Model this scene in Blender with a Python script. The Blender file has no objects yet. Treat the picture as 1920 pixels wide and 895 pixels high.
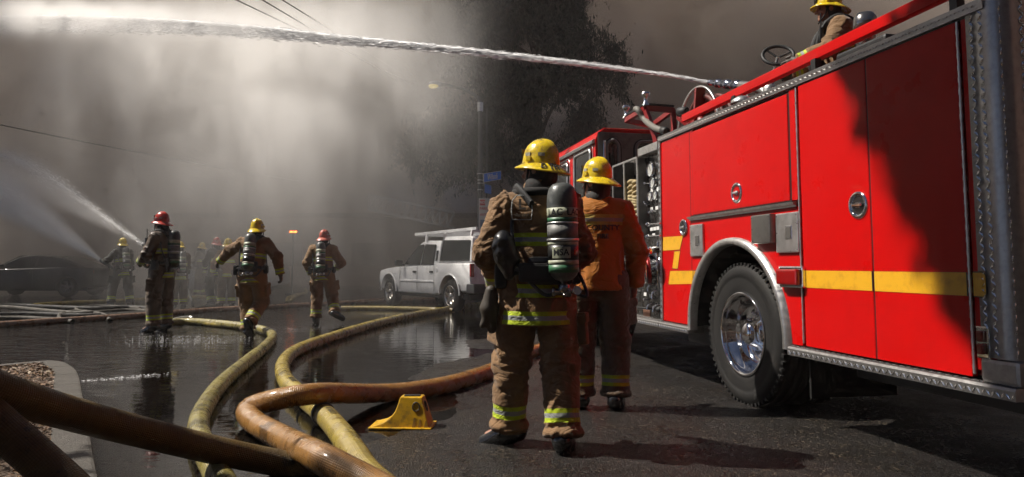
import bpy, bmesh, math, random
import numpy as np
from mathutils import Vector, Matrix, noise as mnoise
random.seed(7); np.random.seed(7)
SC = bpy.context.scene
COL = SC.collection
R = math.radians
# ------------------------------------------------------------------ camera
FPX = 1320.0; CPY = 393.0            # focal length and principal point in photo pixels (the photo is cropped)
PITCH = math.atan((497-CPY)/FPX); EYE = 1.10
cam_d = bpy.data.cameras.new('camera'); cam = bpy.data.objects.new('camera', cam_d); COL.objects.link(cam)
cam.location = (0, 0, EYE); cam.rotation_euler = (math.pi/2+PITCH, 0, 0)
cam_d.sensor_width = 36; cam_d.lens = FPX/1920*36; cam_d.shift_y = -(447.5-CPY)/1920; cam_d.clip_start = 0.05; cam_d.clip_end = 3000
SC.camera = cam
# ------------------------------------------------------------------ light
SUN = Vector((-1, 0.14, 1.25)).normalized()          # towards the sun
w = bpy.data.worlds.new('World'); SC.world = w; w.use_nodes = True
nt = w.node_tree; bg = nt.nodes['Background']
sky = nt.nodes.new('ShaderNodeTexSky'); sky.sky_type = 'NISHITA'; sky.sun_disc = False
sky.sun_elevation = math.asin(SUN.z); sky.sun_rotation = math.atan2(SUN.x, SUN.y)
sky.dust_density = 0.3; sky.air_density = 0.35; sky.altitude = 2000
nt.links.new(sky.outputs[0], bg.inputs[0]); bg.inputs[1].default_value = 0.05
sd = bpy.data.lights.new('sun', 'SUN'); sd.energy = 5.0; sd.angle = R(0.6); sd.color = (1.0, 0.93, 0.84)
so = bpy.data.objects.new('sun', sd); COL.objects.link(so)
so.rotation_euler = (-SUN).to_track_quat('-Z', 'Y').to_euler(); so.location = (-20, 5, 30)
SC.view_settings.view_transform = 'Standard'; SC.view_settings.look = 'None'
SC.view_settings.exposure = 0.56; SC.view_settings.gamma = 1.0
cy = SC.cycles
cy.use_denoising = True; cy.denoiser = 'OPENIMAGEDENOISE'
cy.volume_bounces = 10; cy.max_bounces = 12; cy.diffuse_bounces = 2; cy.glossy_bounces = 3; cy.transmission_bounces = 3; cy.transparent_max_bounces = 12
cy.volume_max_steps = 96; cy.use_adaptive_sampling = True; cy.adaptive_threshold = 0.035; cy.adaptive_min_samples = 24
cy.caustics_reflective = False; cy.caustics_refractive = False; cy.sample_clamp_indirect = 3.0

# ------------------------------------------------------------------ picture -> place
def ray(x, y):
    u = (x-960)/FPX; v = -(y-CPY)/FPX
    return Vector((u, math.cos(PITCH)-v*math.sin(PITCH), math.sin(PITCH)+v*math.cos(PITCH)))
def gnd(x, y, z=0.0):
    r = ray(x, y); t = (z-EYE)/r.z
    return r*t+Vector((0, 0, EYE))
def dep(x, y, Y):
    r = ray(x, y); return r*(Y/r.y)+Vector((0, 0, EYE))
# ------------------------------------------------------------------ materials
class NT:
    def __init__(s, m): s.t = m.node_tree; s.L = s.t.links; s.P = s.t.nodes.get('Principled BSDF')
    def n(s, kind, **k):
        nd = s.t.nodes.new('ShaderNode'+kind)
        for a, b in k.items(): setattr(nd, a, b)
        return nd
    def link(s, a, b): s.L.new(a, b)
    def val(s, sock, v):
        if hasattr(v, 'links') or hasattr(v, 'is_linked'): s.L.new(v, sock)
        else: sock.default_value = v
    def math(s, op, a, b=None, c=None, clamp=False):
        nd = s.n('Math', operation=op, use_clamp=clamp); s.val(nd.inputs[0], a)
        if b is not None: s.val(nd.inputs[1], b)
        if c is not None: s.val(nd.inputs[2], c)
        return nd.outputs[0]
    def pos(s, obj=True):
        if obj: return s.n('TexCoord').outputs['Object']
        return s.n('NewGeometry').outputs['Position']
    def mapping(s, v, scale=(1, 1, 1), rot=(0, 0, 0), loc=(0, 0, 0)):
        nd = s.n('Mapping'); s.L.new(v, nd.inputs[0]); nd.inputs['Scale'].default_value = scale
        nd.inputs['Rotation'].default_value = rot; nd.inputs['Location'].default_value = loc; return nd.outputs[0]
    def noise(s, v, scale, detail=4, rough=.55, dist=0, out=0):
        nd = s.n('TexNoise'); s.L.new(v, nd.inputs['Vector']); nd.inputs['Scale'].default_value = scale
        nd.inputs['Detail'].default_value = detail; nd.inputs['Roughness'].default_value = rough; nd.inputs['Distortion'].default_value = dist
        return nd.outputs[out]
    def range(s, v, a, b, c=0., d=1., smooth=False):
        nd = s.n('MapRange'); nd.interpolation_type = 'SMOOTHSTEP' if smooth else 'LINEAR'
        s.L.new(v, nd.inputs[0])
        for i, x in enumerate((a, b, c, d)): s.val(nd.inputs[i+1], x)
        return nd.outputs[0]
    def mix(s, f, a, b):
        nd = s.n('Mix', data_type='RGBA'); s.val(nd.inputs[0], f)
        for k, c in ((6, a), (7, b)):
            if isinstance(c, tuple): nd.inputs[k].default_value = (*c[:3], 1)
            else: s.L.new(c, nd.inputs[k])
        return nd.outputs[2]
    def bump(s, h, dist=.01, strength=1., normal=None):
        nd = s.n('Bump'); nd.inputs['Strength'].default_value = strength; nd.inputs['Distance'].default_value = dist
        s.L.new(h, nd.inputs['Height'])
        if normal is not None: s.L.new(normal, nd.inputs['Normal'])
        return nd.outputs[0]
    def sep(s, v):
        nd = s.n('SeparateXYZ'); s.L.new(v, nd.inputs[0]); return nd.outputs
MATS = {}
def mat(name, col=(.5, .5, .5), rough=.5, metal=0., dirt=None, dirt_s=3., dirt_amt=(.45, .7), bump=0., bump_s=60., rvar=0., coat=0., emit=None, spec=.5, grain=0.):
    """plain principled material with procedural dirt, roughness variation and fine relief"""
    if name in MATS: return MATS[name]
    m = bpy.data.materials.new(name); m.use_nodes = True; MATS[name] = m
    N = NT(m); P = N.P
    P.inputs['Base Color'].default_value = (*col, 1); P.inputs['Roughness'].default_value = rough
    P.inputs['Metallic'].default_value = metal; P.inputs['Coat Weight'].default_value = coat; P.inputs['Specular IOR Level'].default_value = spec
    P.inputs['Coat Roughness'].default_value = .06
    if dirt or bump or rvar or grain:
        v = N.pos()
        c = None
        if dirt:
            f = N.range(N.noise(v, dirt_s, 6, .65), dirt_amt[0], dirt_amt[1])
            c = N.mix(f, col, dirt)
        if grain:
            g = N.noise(v, bump_s*1.3, 3, .6)
            c2 = N.mix(N.range(g, .3, .7), tuple(x*(1-grain) for x in col), tuple(min(1, x*(1+grain)) for x in col))
            if c is None: c = c2
            else:
                mm = N.n('Mix', data_type='RGBA', blend_type='MULTIPLY'); mm.inputs[0].default_value = 1
                N.L.new(c, mm.inputs[6]); N.L.new(N.mix(N.range(g, .3, .7), (1-grain,)*3, (1.,)*3), mm.inputs[7]); c = mm.outputs[2]
        if c is not None: N.link(c, P.inputs['Base Color'])
        if rvar: N.link(N.range(N.noise(v, dirt_s*1.7, 5, .6), .3, .7, max(0.02, rough-rvar), min(1, rough+rvar)), P.inputs['Roughness'])
        if bump: N.link(N.bump(N.noise(v, bump_s, 5, .6), bump), P.inputs['Normal'])
    if emit: P.inputs['Emission Color'].default_value = (*emit[0], 1); P.inputs['Emission Strength'].default_value = emit[1]
    return m
# ------------------------------------------------------------------ objects
def link(o, parent=None):
    COL.objects.link(o)
    if parent is not None: o.parent = parent
    return o
def tag(o, label=None, cat=None, group=None, kind=None):
    if label: o['label'] = label
    if cat: o['category'] = cat
    if group: o['group'] = group
    if kind: o['kind'] = kind
    return o
def empty(name, loc=(0, 0, 0), rz=0., label=None, cat=None, group=None, parent=None):
    o = bpy.data.objects.new(name, None); link(o, parent); o.location = loc; o.rotation_euler = (0, 0, rz); o.empty_display_size = .2
    return tag(o, label, cat, group)
def mesh_obj(name, verts, faces, mats, parent=None, smooth=True, mi=None, attrs=None):
    me = bpy.data.meshes.new(name)
    if isinstance(verts, np.ndarray) and isinstance(faces, np.ndarray):
        nf, k = faces.shape
        me.vertices.add(len(verts)); me.vertices.foreach_set('co', verts.astype(np.float32).ravel())
        me.loops.add(nf*k); me.loops.foreach_set('vertex_index', faces.astype(np.int32).ravel())
        me.polygons.add(nf); me.polygons.foreach_set('loop_start', np.arange(0, nf*k, k, dtype=np.int32))
        try: me.polygons.foreach_set('loop_total', np.full(nf, k, dtype=np.int32))
        except Exception: pass
        me.update(calc_edges=True)
    else: me.from_pydata([tuple(v) for v in verts], [], [tuple(int(i) for i in f) for f in faces])
    for m in (mats if isinstance(mats, (list, tuple)) else [mats]): me.materials.append(m)
    if mi is not None: me.polygons.foreach_set('material_index', np.asarray(mi, dtype=np.int32))
    me.polygons.foreach_set('use_smooth', np.full(len(me.polygons), smooth))
    for k, a in (attrs or {}).items():
        at = me.attributes.new(k, 'FLOAT', 'POINT'); at.data.foreach_set('value', np.asarray(a, dtype=np.float32))
    me.validate(); me.update()
    return link(bpy.data.objects.new(name, me), parent)
def frame_from(axis, up=Vector((0, 0, 1))):
    z = Vector(axis).normalized()
    x = up.cross(z)
    if x.length < 1e-4: x = Vector((1, 0, 0)).cross(z)
    x.normalize(); return x, z.cross(x), z
class MB:
    """collects shapes, then build() links them as ONE mesh object"""
    def __init__(s): s.v = []; s.f = []; s.sm = []; s.m = []; s.cm = 0
    def add(s, vs, fs, smooth=False):
        b = len(s.v); s.v += [Vector(v) for v in vs]; s.f += [tuple(i+b for i in f) for f in fs]
        s.sm += [smooth]*len(fs); s.m += [s.cm]*len(fs); return s
    def use(s, i): s.cm = i; return s
    def box(s, c, d, bevel=0., rot=None):
        bm = bmesh.new(); bmesh.ops.create_cube(bm, size=1)
        for v in bm.verts: v.co = Vector((v.co.x*d[0], v.co.y*d[1], v.co.z*d[2]))
        if bevel: bmesh.ops.bevel(bm, geom=bm.edges[:], offset=min(bevel, min(d)*.45), segments=2, profile=.6, affect='EDGES')
        if rot is not None: bmesh.ops.transform(bm, matrix=rot.to_4x4(), verts=bm.verts)
        bm.verts.index_update()
        s.add([v.co+Vector(c) for v in bm.verts], [[v.index for v in f.verts] for f in bm.faces]); bm.free(); return s
    def tube(s, pts, r, seg=10, cap=True, closed=False, flat=1., up=Vector((0, 0, 1))):
        pts = [Vector(p) for p in pts]; n = len(pts); rs = r if isinstance(r, (list, tuple)) else [r]*n
        vs = []; fs = []; px = None
        for i in range(n):
            if closed: t = pts[(i+1) % n]-pts[i-1]
            else: t = pts[min(i+1, n-1)]-pts[max(i-1, 0)]
            if t.length < 1e-9: t = Vector((0, 0, 1))
            t.normalize()
            if px is None: x, y, _ = frame_from(t, up)
            else:
                x = px-t*px.dot(t)
                if x.length < 1e-6: x, y, _ = frame_from(t)
                x.normalize(); y = t.cross(x)
            px = x
            for k in range(seg):
                a = 2*math.pi*k/seg; vs.append(pts[i]+x*math.cos(a)*rs[i]+y*math.sin(a)*rs[i]*flat)
        m = n if closed else n-1
        for i in range(m):
            for k in range(seg):
                a = i*seg+k; b = i*seg+(k+1) % seg; c = ((i+1) % n)*seg+(k+1) % seg; d = ((i+1) % n)*seg+k
                fs.append((a, b, c, d))
        s.add(vs, fs, seg > 5)
        if cap and not closed: s.add([vs[k] for k in range(seg)], [tuple(range(seg))[::-1]]); s.add(vs[-seg:], [tuple(range(seg))])
        return s
    def lathe(s, prof, o=(0, 0, 0), axis=(0, 0, 1), seg=24, up=Vector((0, 0, 1)), smooth=True, arc=None):
        """prof: (radius, distance along axis)"""
        x, y, z = frame_from(axis, up); o = Vector(o); vs = []; fs = []
        for r, h in prof:
            for k in range(seg):
                a = 2*math.pi*k/seg; vs.append(o+z*h+(x*math.cos(a)+y*math.sin(a))*max(r, 1e-4))
        for i in range(len(prof)-1):
            for k in range(seg):
                fs.append((i*seg+k, i*seg+(k+1) % seg, (i+1)*seg+(k+1) % seg, (i+1)*seg+k))
        return s.add(vs, fs, smooth)
    def prism(s, pts, vec, bevel=0.):
        """closed outline (3-D points) pushed along vec"""
        pts = [Vector(p) for p in pts]; vec = Vector(vec); n = len(pts)
        vs = pts+[p+vec for p in pts]
        fs = [tuple(range(n))[::-1], tuple(range(n, 2*n))]+[(i, (i+1) % n, (i+1) % n+n, i+n) for i in range(n)]
        return s.add(vs, fs)
    def bar(s, a, b, w, h, up=Vector((0, 0, 1))):
        a = Vector(a); b = Vector(b); z = (b-a); L = z.length; z.normalize(); x = up.cross(z)
        if x.length < 1e-4: x = Vector((1, 0, 0))
        x.normalize(); y = z.cross(x)
        vs = [p+x*i*w/2+y*j*h/2 for p in (a, b) for i, j in ((-1, -1), (1, -1), (1, 1), (-1, 1))]
        return s.add(vs, [(3, 2, 1, 0), (4, 5, 6, 7), (0, 1, 5, 4), (1, 2, 6, 5), (2, 3, 7, 6), (3, 0, 4, 7)])
    def build(s, name, mats, parent=None, bevel=0., recalc=True):
        me = bpy.data.meshes.new(name); me.from_pydata([tuple(v) for v in s.v], [], s.f)
        for m in (mats if isinstance(mats, (list, tuple)) else [mats]): me.materials.append(m)
        me.polygons.foreach_set('use_smooth', s.sm); me.polygons.foreach_set('material_index', s.m)
        if recalc:
            bm = bmesh.new(); bm.from_mesh(me); bmesh.ops.recalc_face_normals(bm, faces=bm.faces); bm.to_mesh(me); bm.free()
        me.update()
        o = link(bpy.data.objects.new(name, me), parent)
        if bevel:
            b = o.modifiers.new('bevel', 'BEVEL'); b.width = bevel; b.segments = 2; b.limit_method = 'ANGLE'; b.angle_limit = R(35)
        return o
def smooth_path(pts, n=12):
    """Catmull-Rom through the points"""
    P = [Vector(p) for p in pts]; P = [P[0]*2-P[1]]+P+[P[-1]*2-P[-2]]; out = []
    for i in range(1, len(P)-2):
        a, b, c, d = P[i-1], P[i], P[i+1], P[i+2]
        for k in range(n):
            t = k/n
            out.append(.5*((2*b)+(c-a)*t+(2*a-5*b+4*c-d)*t*t+(3*b-a-3*c+d)*t**3))
    out.append(P[-2]); return out
def text_mesh(txt, size, depth=.0015, bold=0.):
    cu = bpy.data.curves.new('txt', 'FONT'); cu.body = txt; cu.size = size; cu.extrude = depth; cu.align_x = 'CENTER'; cu.align_y = 'CENTER'
    cu.offset = bold; cu.resolution_u = 3
    ob = bpy.data.objects.new('txt', cu); COL.objects.link(ob)
    dg = bpy.context.evaluated_depsgraph_get(); me = ob.evaluated_get(dg).to_mesh()
    vs = [v.co.copy() for v in me.vertices]; fs = [tuple(p.vertices) for p in me.polygons]
    ob.evaluated_get(dg).to_mesh_clear(); bpy.data.objects.remove(ob); bpy.data.curves.remove(cu)
    return vs, fs
def lettering(txt, size, m, parent, fn, depth=.0015, name='lettering', sx=1., bold=0.):
    """fn maps flat (x, y, z) of the text to a place"""
    vs, fs = text_mesh(txt, size, depth, bold)
    b = MB(); b.add([fn(v.x*sx, v.y, v.z) for v in vs], fs); return b.build(name, m, parent)
def plane_fn(o, x, y):
    o = Vector(o); x = Vector(x).normalized(); y = Vector(y).normalized(); z = x.cross(y)
    return lambda a, b, c: o+x*a+y*b+z*c
# ------------------------------------------------------------------ numpy noise and signed-distance bodies
_perm = np.random.RandomState(3).permutation(4096)
def vnoise(p):
    """smooth value noise in [-1,1] for an (n,3) array"""
    i = np.floor(p).astype(np.int64); f = p-i; u = f*f*(3-2*f)
    def h(dx, dy, dz):
        a = _perm[(i[:, 0]+dx) & 4095]; b = _perm[(a+i[:, 1]+dy) & 4095]; c = _perm[(b+i[:, 2]+dz) & 4095]
        return c/2047.5-1
    x0 = h(0, 0, 0)*(1-u[:, 0])+h(1, 0, 0)*u[:, 0]; x1 = h(0, 1, 0)*(1-u[:, 0])+h(1, 1, 0)*u[:, 0]
    x2 = h(0, 0, 1)*(1-u[:, 0])+h(1, 0, 1)*u[:, 0]; x3 = h(0, 1, 1)*(1-u[:, 0])+h(1, 1, 1)*u[:, 0]
    y0 = x0*(1-u[:, 1])+x1*u[:, 1]; y1 = x2*(1-u[:, 1])+x3*u[:, 1]
    return y0*(1-u[:, 2])+y1*u[:, 2]
def fbm(p, o=3):
    r = 0; a = 1.
    for k in range(o): r = r+a*vnoise(p*2**k+k*17.3); a *= .5
    return r/1.75
class SDF:
    """smooth union of tapered capsules and ellipsoids, minus half spaces"""
    def __init__(s, k=.03): s.p = []; s.k = k; s.cuts = []; s.sub = []
    def cone(s, a, b, ra, rb, sc=(1, 1, 1), k=None):
        s.p.append(('c', np.array(a, float), np.array(b, float), ra, rb, np.array(sc, float), k)); return s
    def ell(s, c, r, rot=None, k=None):
        s.p.append(('e', np.array(c, float), np.array(r, float), None if rot is None else np.array(rot, float), k)); return s
    def cut(s, pt, n, near=None, rad=1e9): s.cuts.append((np.array(pt, float), np.array(n, float)/np.linalg.norm(n), None if near is None else np.array(near, float), rad)); return s
    def dist(s, q, P):
        if q[0] == 'c':
            _, a, b, ra, rb, sc, k = q
            A = a*sc; B = b*sc; X = P*sc; ba = B-A; L = max((ba@ba), 1e-9)
            t = np.clip(((X-A)@ba)/L, 0, 1)
            d = X-A-t[:, None]*ba
            return (np.sqrt((d*d).sum(1))-(ra+(rb-ra)*t))/sc.max()
        _, c, r, rot, k = q
        X = P-c
        if rot is not None: X = X@rot
        m = np.sqrt(((X/r)**2).sum(1)); return (m-1)*r.min()
    def ev(s, P):
        d = None
        for q in s.p:
            e = s.dist(q, P); k = q[-1] or s.k
            if d is None: d = e
            else:
                h = np.clip(.5+.5*(d-e)/k, 0, 1); d = d*(1-h)+e*h-k*h*(1-h)
        for pt, n, near, rad in s.cuts:
            c = (P-pt)@n
            if near is not None:
                c = np.where(((P-near)**2).sum(1) < rad*rad, c, -1.)
            d = np.maximum(d, c)
        return d
    def bounds(s):
        lo = np.full(3, 1e9); hi = -lo
        for q in s.p:
            if q[0] == 'c':
                r = max(q[3], q[4])/q[5]; pts = [q[1]-r, q[1]+r, q[2]-r, q[2]+r]
            else:
                r = np.full(3, q[2].max()); pts = [q[1]-r, q[1]+r]
            for p in pts: lo = np.minimum(lo, p); hi = np.maximum(hi, p)
        return lo, hi
    def mesh(s, h):
        lo, hi = s.bounds(); lo = lo-3*h; hi = hi+3*h
        n = np.ceil((hi-lo)/h).astype(int)+1
        # coarse pass: only evaluate blocks near the surface
        B = 6; nb = (n+B-1)//B; n = nb*B+1
        F = np.full(n, 1., dtype=np.float32)
        g = [np.arange(nb[i]) for i in range(3)]
        bc = np.stack(np.meshgrid(*g, indexing='ij'), -1).reshape(-1, 3)
        cen = lo+(bc*B+B/2)*h; dc = s.ev(cen)
        near = np.abs(dc) < h*B*1.75
        sgn = np.where(dc < 0, -1., 1.)
        Fb = sgn.reshape(nb)
        F[:nb[0]*B, :nb[1]*B, :nb[2]*B] = np.repeat(np.repeat(np.repeat(Fb, B, 0), B, 1), B, 2)
        idx = bc[near]
        o = np.stack(np.meshgrid(*[np.arange(B+1)]*3, indexing='ij'), -1).reshape(-1, 3)
        pts = (idx[:, None, :]*B+o[None]).reshape(-1, 3)
        key = np.unique((pts[:, 0]*n[1]+pts[:, 1])*n[2]+pts[:, 2])
        pz = key % n[2]; py = (key//n[2]) % n[1]; px = key//(n[1]*n[2])
        P = np.stack([px, py, pz], 1)
        F[px, py, pz] = s.ev(lo+P*h)
        S = F < 0
        a = S[:-1, :-1, :-1]; cnt = np.zeros(a.shape, np.int8)
        for dx in (0, 1):
            for dy in (0, 1):
                for dz in (0, 1): cnt += S[dx:n[0]-1+dx, dy:n[1]-1+dy, dz:n[2]-1+dz]
        act = (cnt > 0) & (cnt < 8); C = np.argwhere(act)
        vid = -np.ones(a.shape, np.int64); vid[act] = np.arange(len(C))
        acc = np.zeros((len(C), 3)); num = np.zeros(len(C))
        co = [(0, 0, 0), (1, 0, 0), (0, 1, 0), (1, 1, 0), (0, 0, 1), (1, 0, 1), (0, 1, 1), (1, 1, 1)]
        for i in range(8):
            for j in range(i+1, 8):
                if sum(abs(co[i][k]-co[j][k]) for k in range(3)) != 1: continue
                fi = F[C[:, 0]+co[i][0], C[:, 1]+co[i][1], C[:, 2]+co[i][2]]; fj = F[C[:, 0]+co[j][0], C[:, 1]+co[j][1], C[:, 2]+co[j][2]]
                m = (fi < 0) != (fj < 0)
                t = np.where(m, fi/np.where(m, fi-fj, 1), 0)
                e = np.array(co[i])+t[:, None]*(np.array(co[j])-np.array(co[i]))
                acc += e*m[:, None]; num += m
        V = lo+(C+acc/num[:, None])*h
        fs = []
        for ax in range(3):
            sl0 = [slice(None)]*3; sl1 = [slice(None)]*3; sl0[ax] = slice(0, -1); sl1[ax] = slice(1, None)
            A = S[tuple(sl0)]; Bq = S[tuple(sl1)]; E = np.argwhere(A != Bq)
            u, v = [k for k in range(3) if k != ax]
            ok = (E[:, u] > 0) & (E[:, v] > 0) & (E[:, u] < n[u]-1) & (E[:, v] < n[v]-1); E = E[ok]
            ins = A[E[:, 0], E[:, 1], E[:, 2]]
            q = []
            for du, dv in ((-1, -1), (0, -1), (0, 0), (-1, 0)):
                c = E.copy(); c[:, u] += du; c[:, v] += dv; q.append(vid[c[:, 0], c[:, 1], c[:, 2]])
            q = np.stack(q, 1); flip = ins if ax != 1 else ~ins
            q = np.where(flip[:, None], q, q[:, ::-1]); fs.append(q[(q >= 0).all(1)])
        Fc = np.concatenate(fs)
        # project the vertices onto the surface and return normals
        for _ in range(2):
            G = s.grad(V, h*.5); d = s.ev(V); V = V-G*d[:, None]*.7
        return V, Fc, s.grad(V, h)
    def grad(s, V, e):
        G = np.stack([s.ev(V+np.eye(3)[k]*e)-s.ev(V-np.eye(3)[k]*e) for k in range(3)], 1)
        return G/np.maximum(np.linalg.norm(G, axis=1, keepdims=True), 1e-9)
# ------------------------------------------------------------------ road, water, kerb, planting bed
def asphalt_mat():
    m = bpy.data.materials.new('wet_asphalt'); m.use_nodes = True; N = NT(m); P = N.P; v = N.pos(False)
    vo = N.n('TexVoronoi'); vo.inputs['Scale'].default_value = 78; N.L.new(v, vo.inputs['Vector'])
    vo2 = N.n('TexVoronoi'); vo2.inputs['Scale'].default_value = 170; N.L.new(v, vo2.inputs['Vector'])
    cr = N.sep(vo.outputs['Color'])[0]
    big = N.noise(v, .9, 6, .6); mid = N.noise(v, 5, 5, .6)
    c = N.mix(N.math('MULTIPLY', N.range(cr, .80, 1.0), N.range(big, .35, .62, .25, 1.0)), (.006, .005, .004), (.17, .135, .095))
    c = N.mix(N.range(N.math('MULTIPLY', big, mid), .15, .38), (.018, .016, .015), c)
    c = N.mix(N.range(N.noise(v, 14, 6, .7), .58, .75), c, (.012, .010, .009))
    N.link(c, P.inputs['Base Color'])
    r = N.math('ADD', N.range(N.noise(v, 1.4, 5, .65), .35, .7, .20, .56), N.math('ADD', N.range(cr, 0, 1, -.04, .10), N.range(cr, .93, .95, 0., -.34))); N.link(r, P.inputs['Roughness'])
    P.inputs['Specular IOR Level'].default_value = .26
    h = N.math('ADD', N.range(vo.outputs['Distance'], 0, .6, 1., 0.), N.math('MULTIPLY', N.range(vo2.outputs['Distance'], 0, .6, 1, 0), .5))
    b1 = N.bump(h, .006, .9)
    cr1 = N.n('TexVoronoi', feature='DISTANCE_TO_EDGE'); cr1.inputs['Scale'].default_value = .8
    wv = N.n('VectorMath', operation='ADD'); N.L.new(v, wv.inputs[0]); sc = N.n('VectorMath', operation='SCALE'); N.L.new(N.noise(v, 2.2, 5, .6, out=1), sc.inputs[0]); sc.inputs['Scale'].default_value = .9; N.L.new(sc.outputs[0], wv.inputs[1])
    N.L.new(wv.outputs[0], cr1.inputs['Vector'])
    b2 = N.bump(N.range(cr1.outputs['Distance'], 0, .012), .01, .8, b1)
    N.link(b2, P.inputs['Normal']); return m
ASPH = asphalt_mat()
def Xb(Y):    # edge of the standing water
    return np.interp(Y, [1, 3.65, 5.2, 7.0, 8.6, 10.1, 12.8, 30], [-.1, -.2, -.55, -.55, -.1, -.1, 2.2, 16])
def road_z(X, Y):
    P = np.stack([X, Y, X*0], -1).reshape(-1, 3)
    n = (fbm(P*.55, 3)*.011+fbm(P*2.3+9, 3)*.004).reshape(X.shape)
    return np.clip((X-Xb(Y))*.008+n+.001, -.02, .012)
def grid_mesh(name, xs, ys, fz, m, parent=None):
    X, Y = np.meshgrid(xs, ys, indexing='ij'); Z = fz(X, Y); nx, ny = len(xs), len(ys)
    V_ = np.stack([X, Y, Z], -1).reshape(-1, 3); i = np.arange(nx*ny).reshape(nx, ny)
    F = np.stack([i[:-1, :-1], i[1:, :-1], i[1:, 1:], i[:-1, 1:]], -1).reshape(-1, 4)
    return mesh_obj(name, V_, F, m, parent, True)
xs = np.concatenate([[-110, -80, -40, -25], np.arange(-16, 9, .11), [14, 30, 70, 100]]); ys = np.concatenate([[-30, -10], np.arange(.6, 22, .11), [26, 34, 50, 70, 100, 130]])
tag(grid_mesh('road', xs, ys, road_z, ASPH), kind='structure')
def water_mat():
    m = bpy.data.materials.new('standing_water'); m.use_nodes = True; nt = m.node_tree; nt.nodes.clear(); N = NT(m)
    out = N.n('OutputMaterial'); v = N.pos(False); x, y, z = N.sep(v)
    g = N.n('BsdfGlossy'); g.inputs['Roughness'].default_value = .03; g.inputs['Color'].default_value = (1, 1, 1, 1)
    t = N.n('BsdfTransparent'); t.inputs['Color'].default_value = (.34, .31, .285, 1)
    fr = N.n('Fresnel'); fr.inputs['IOR'].default_value = 1.333
    sx = N.mapping(v, (1., .55, 1))
    n1 = N.noise(N.mapping(v, (.55, 1.9, 1), (0, 0, .15)), 3.6, 3, .55, .8); n2 = N.noise(N.mapping(v, (.7, 1.6, 1)), 15, 2, .5, .4); n3 = N.noise(N.mapping(v, (1, .8, 1), (0, 0, .5)), 2.0, 3, .5)
    flow = N.range(N.math('ADD', x, N.math('MULTIPLY', N.noise(v, .5, 2), 3)), -1.6, -4.4, .07, 1.0)
    near = N.range(y, 4.5, 12, .7, 1.)
    flow = N.math('MULTIPLY', flow, near)
    h = N.math('ADD', N.math('MULTIPLY', n1, .045), N.math('ADD', N.math('MULTIPLY', n2, .0030), N.math('MULTIPLY', n3, .015)))
    b = N.bump(N.math('MULTIPLY', h, flow), 1.0, 1.0)
    N.link(b, g.inputs['Normal']); N.link(b, fr.inputs['Normal'])
    mx = N.n('MixShader'); N.link(fr.outputs[0], mx.inputs[0]); N.link(t.outputs[0], mx.inputs[1]); N.link(g.outputs[0], mx.inputs[2])
    N.link(mx.outputs[0], out.inputs['Surface']); return m
tag(mesh_obj('water', [(-60, .5, 0), (30, .5, 0), (30, 70, 0), (-60, 70, 0)], [(0, 1, 2, 3)], water_mat()), kind='structure')
# kerb : path along its street-side edge, from near to the corner and off to the left
KZ = .13
CONC = mat('kerb_concrete', (.062, .054, .043), .7, dirt=(.08, .07, .06), dirt_s=3, rvar=.15, bump=.006, bump_s=55, grain=.3)
kp = [gnd(205, 960, KZ), gnd(185, 895, KZ), gnd(170, 815, KZ), gnd(157, 745, KZ), gnd(149, 705, KZ), gnd(140, 690, KZ), gnd(122, 679, KZ), gnd(96, 675.5, KZ), gnd(40, 679, KZ), gnd(-120, 692, KZ), gnd(-900, 745, KZ)]
kpath = smooth_path(kp, 6)
cum = [0.]
for i in range(1, len(kpath)): cum.append(cum[-1]+(kpath[i]-kpath[i-1]).length)
def kat(s):
    s = min(max(s, 0), cum[-1]-1e-4); i = max(k for k in range(len(cum)-1) if cum[k] <= s); t = (s-cum[i])/(cum[i+1]-cum[i]); return kpath[i].lerp(kpath[i+1], t), (kpath[i+1]-kpath[i]).normalized()
kerb = tag(empty('kerb'), kind='structure'); KW = .19; s = 0.; inner = []
lens = []
while s < cum[-1]:
    L_ = min(.62 if s > .2 else .5, cum[-1]-s); lens.append((s, s+L_)); s += L_
for s0, s1 in lens:
    b = MB(); vs = []; fs = []; n = 6
    for k in range(n+1):
        p, t = kat(s0+.003+(s1-s0-.006)*k/n); nx = Vector((-t.y, t.x, 0)).normalized()
        for o, z in ((-.02, -.05), (0.0, KZ-.018), (.006, KZ-.004), (.02, KZ), (KW, KZ+.004), (KW+.002, -.05)):
            q = p+nx*o; vs.append((q.x, q.y, z+.0025*mnoise.noise(Vector((q.x*4, q.y*4, z*9)))))
    m_ = 6
    for k in range(n):
        for j in range(m_-1): fs.append((k*m_+j, k*m_+j+1, (k+1)*m_+j+1, (k+1)*m_+j))
    fs += [tuple(range(m_)), tuple(n*m_+j for j in range(m_))[::-1]]
    b.add(vs, fs, False).build('kerb_stone', CONC, kerb)
for k in range(len(kpath)): 
    p, t = kat(cum[k]); inner.append(p+Vector((-t.y, t.x, 0)).normalized()*KW)
SOIL = mat('planting_soil', (.10, .062, .035), .9, dirt=(.035, .022, .014), dirt_s=6, bump=.02, bump_s=25, grain=.4)
P_ = [(p.x, p.y, KZ-.02) for p in inner]+[(-40, 8, KZ-.02), (-40, -6, KZ-.02), (-1.0, -6, KZ-.02)]
tag(mesh_obj('planting_bed', P_, [tuple(range(len(P_)))[::-1]], SOIL, smooth=False), kind='structure')
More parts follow.
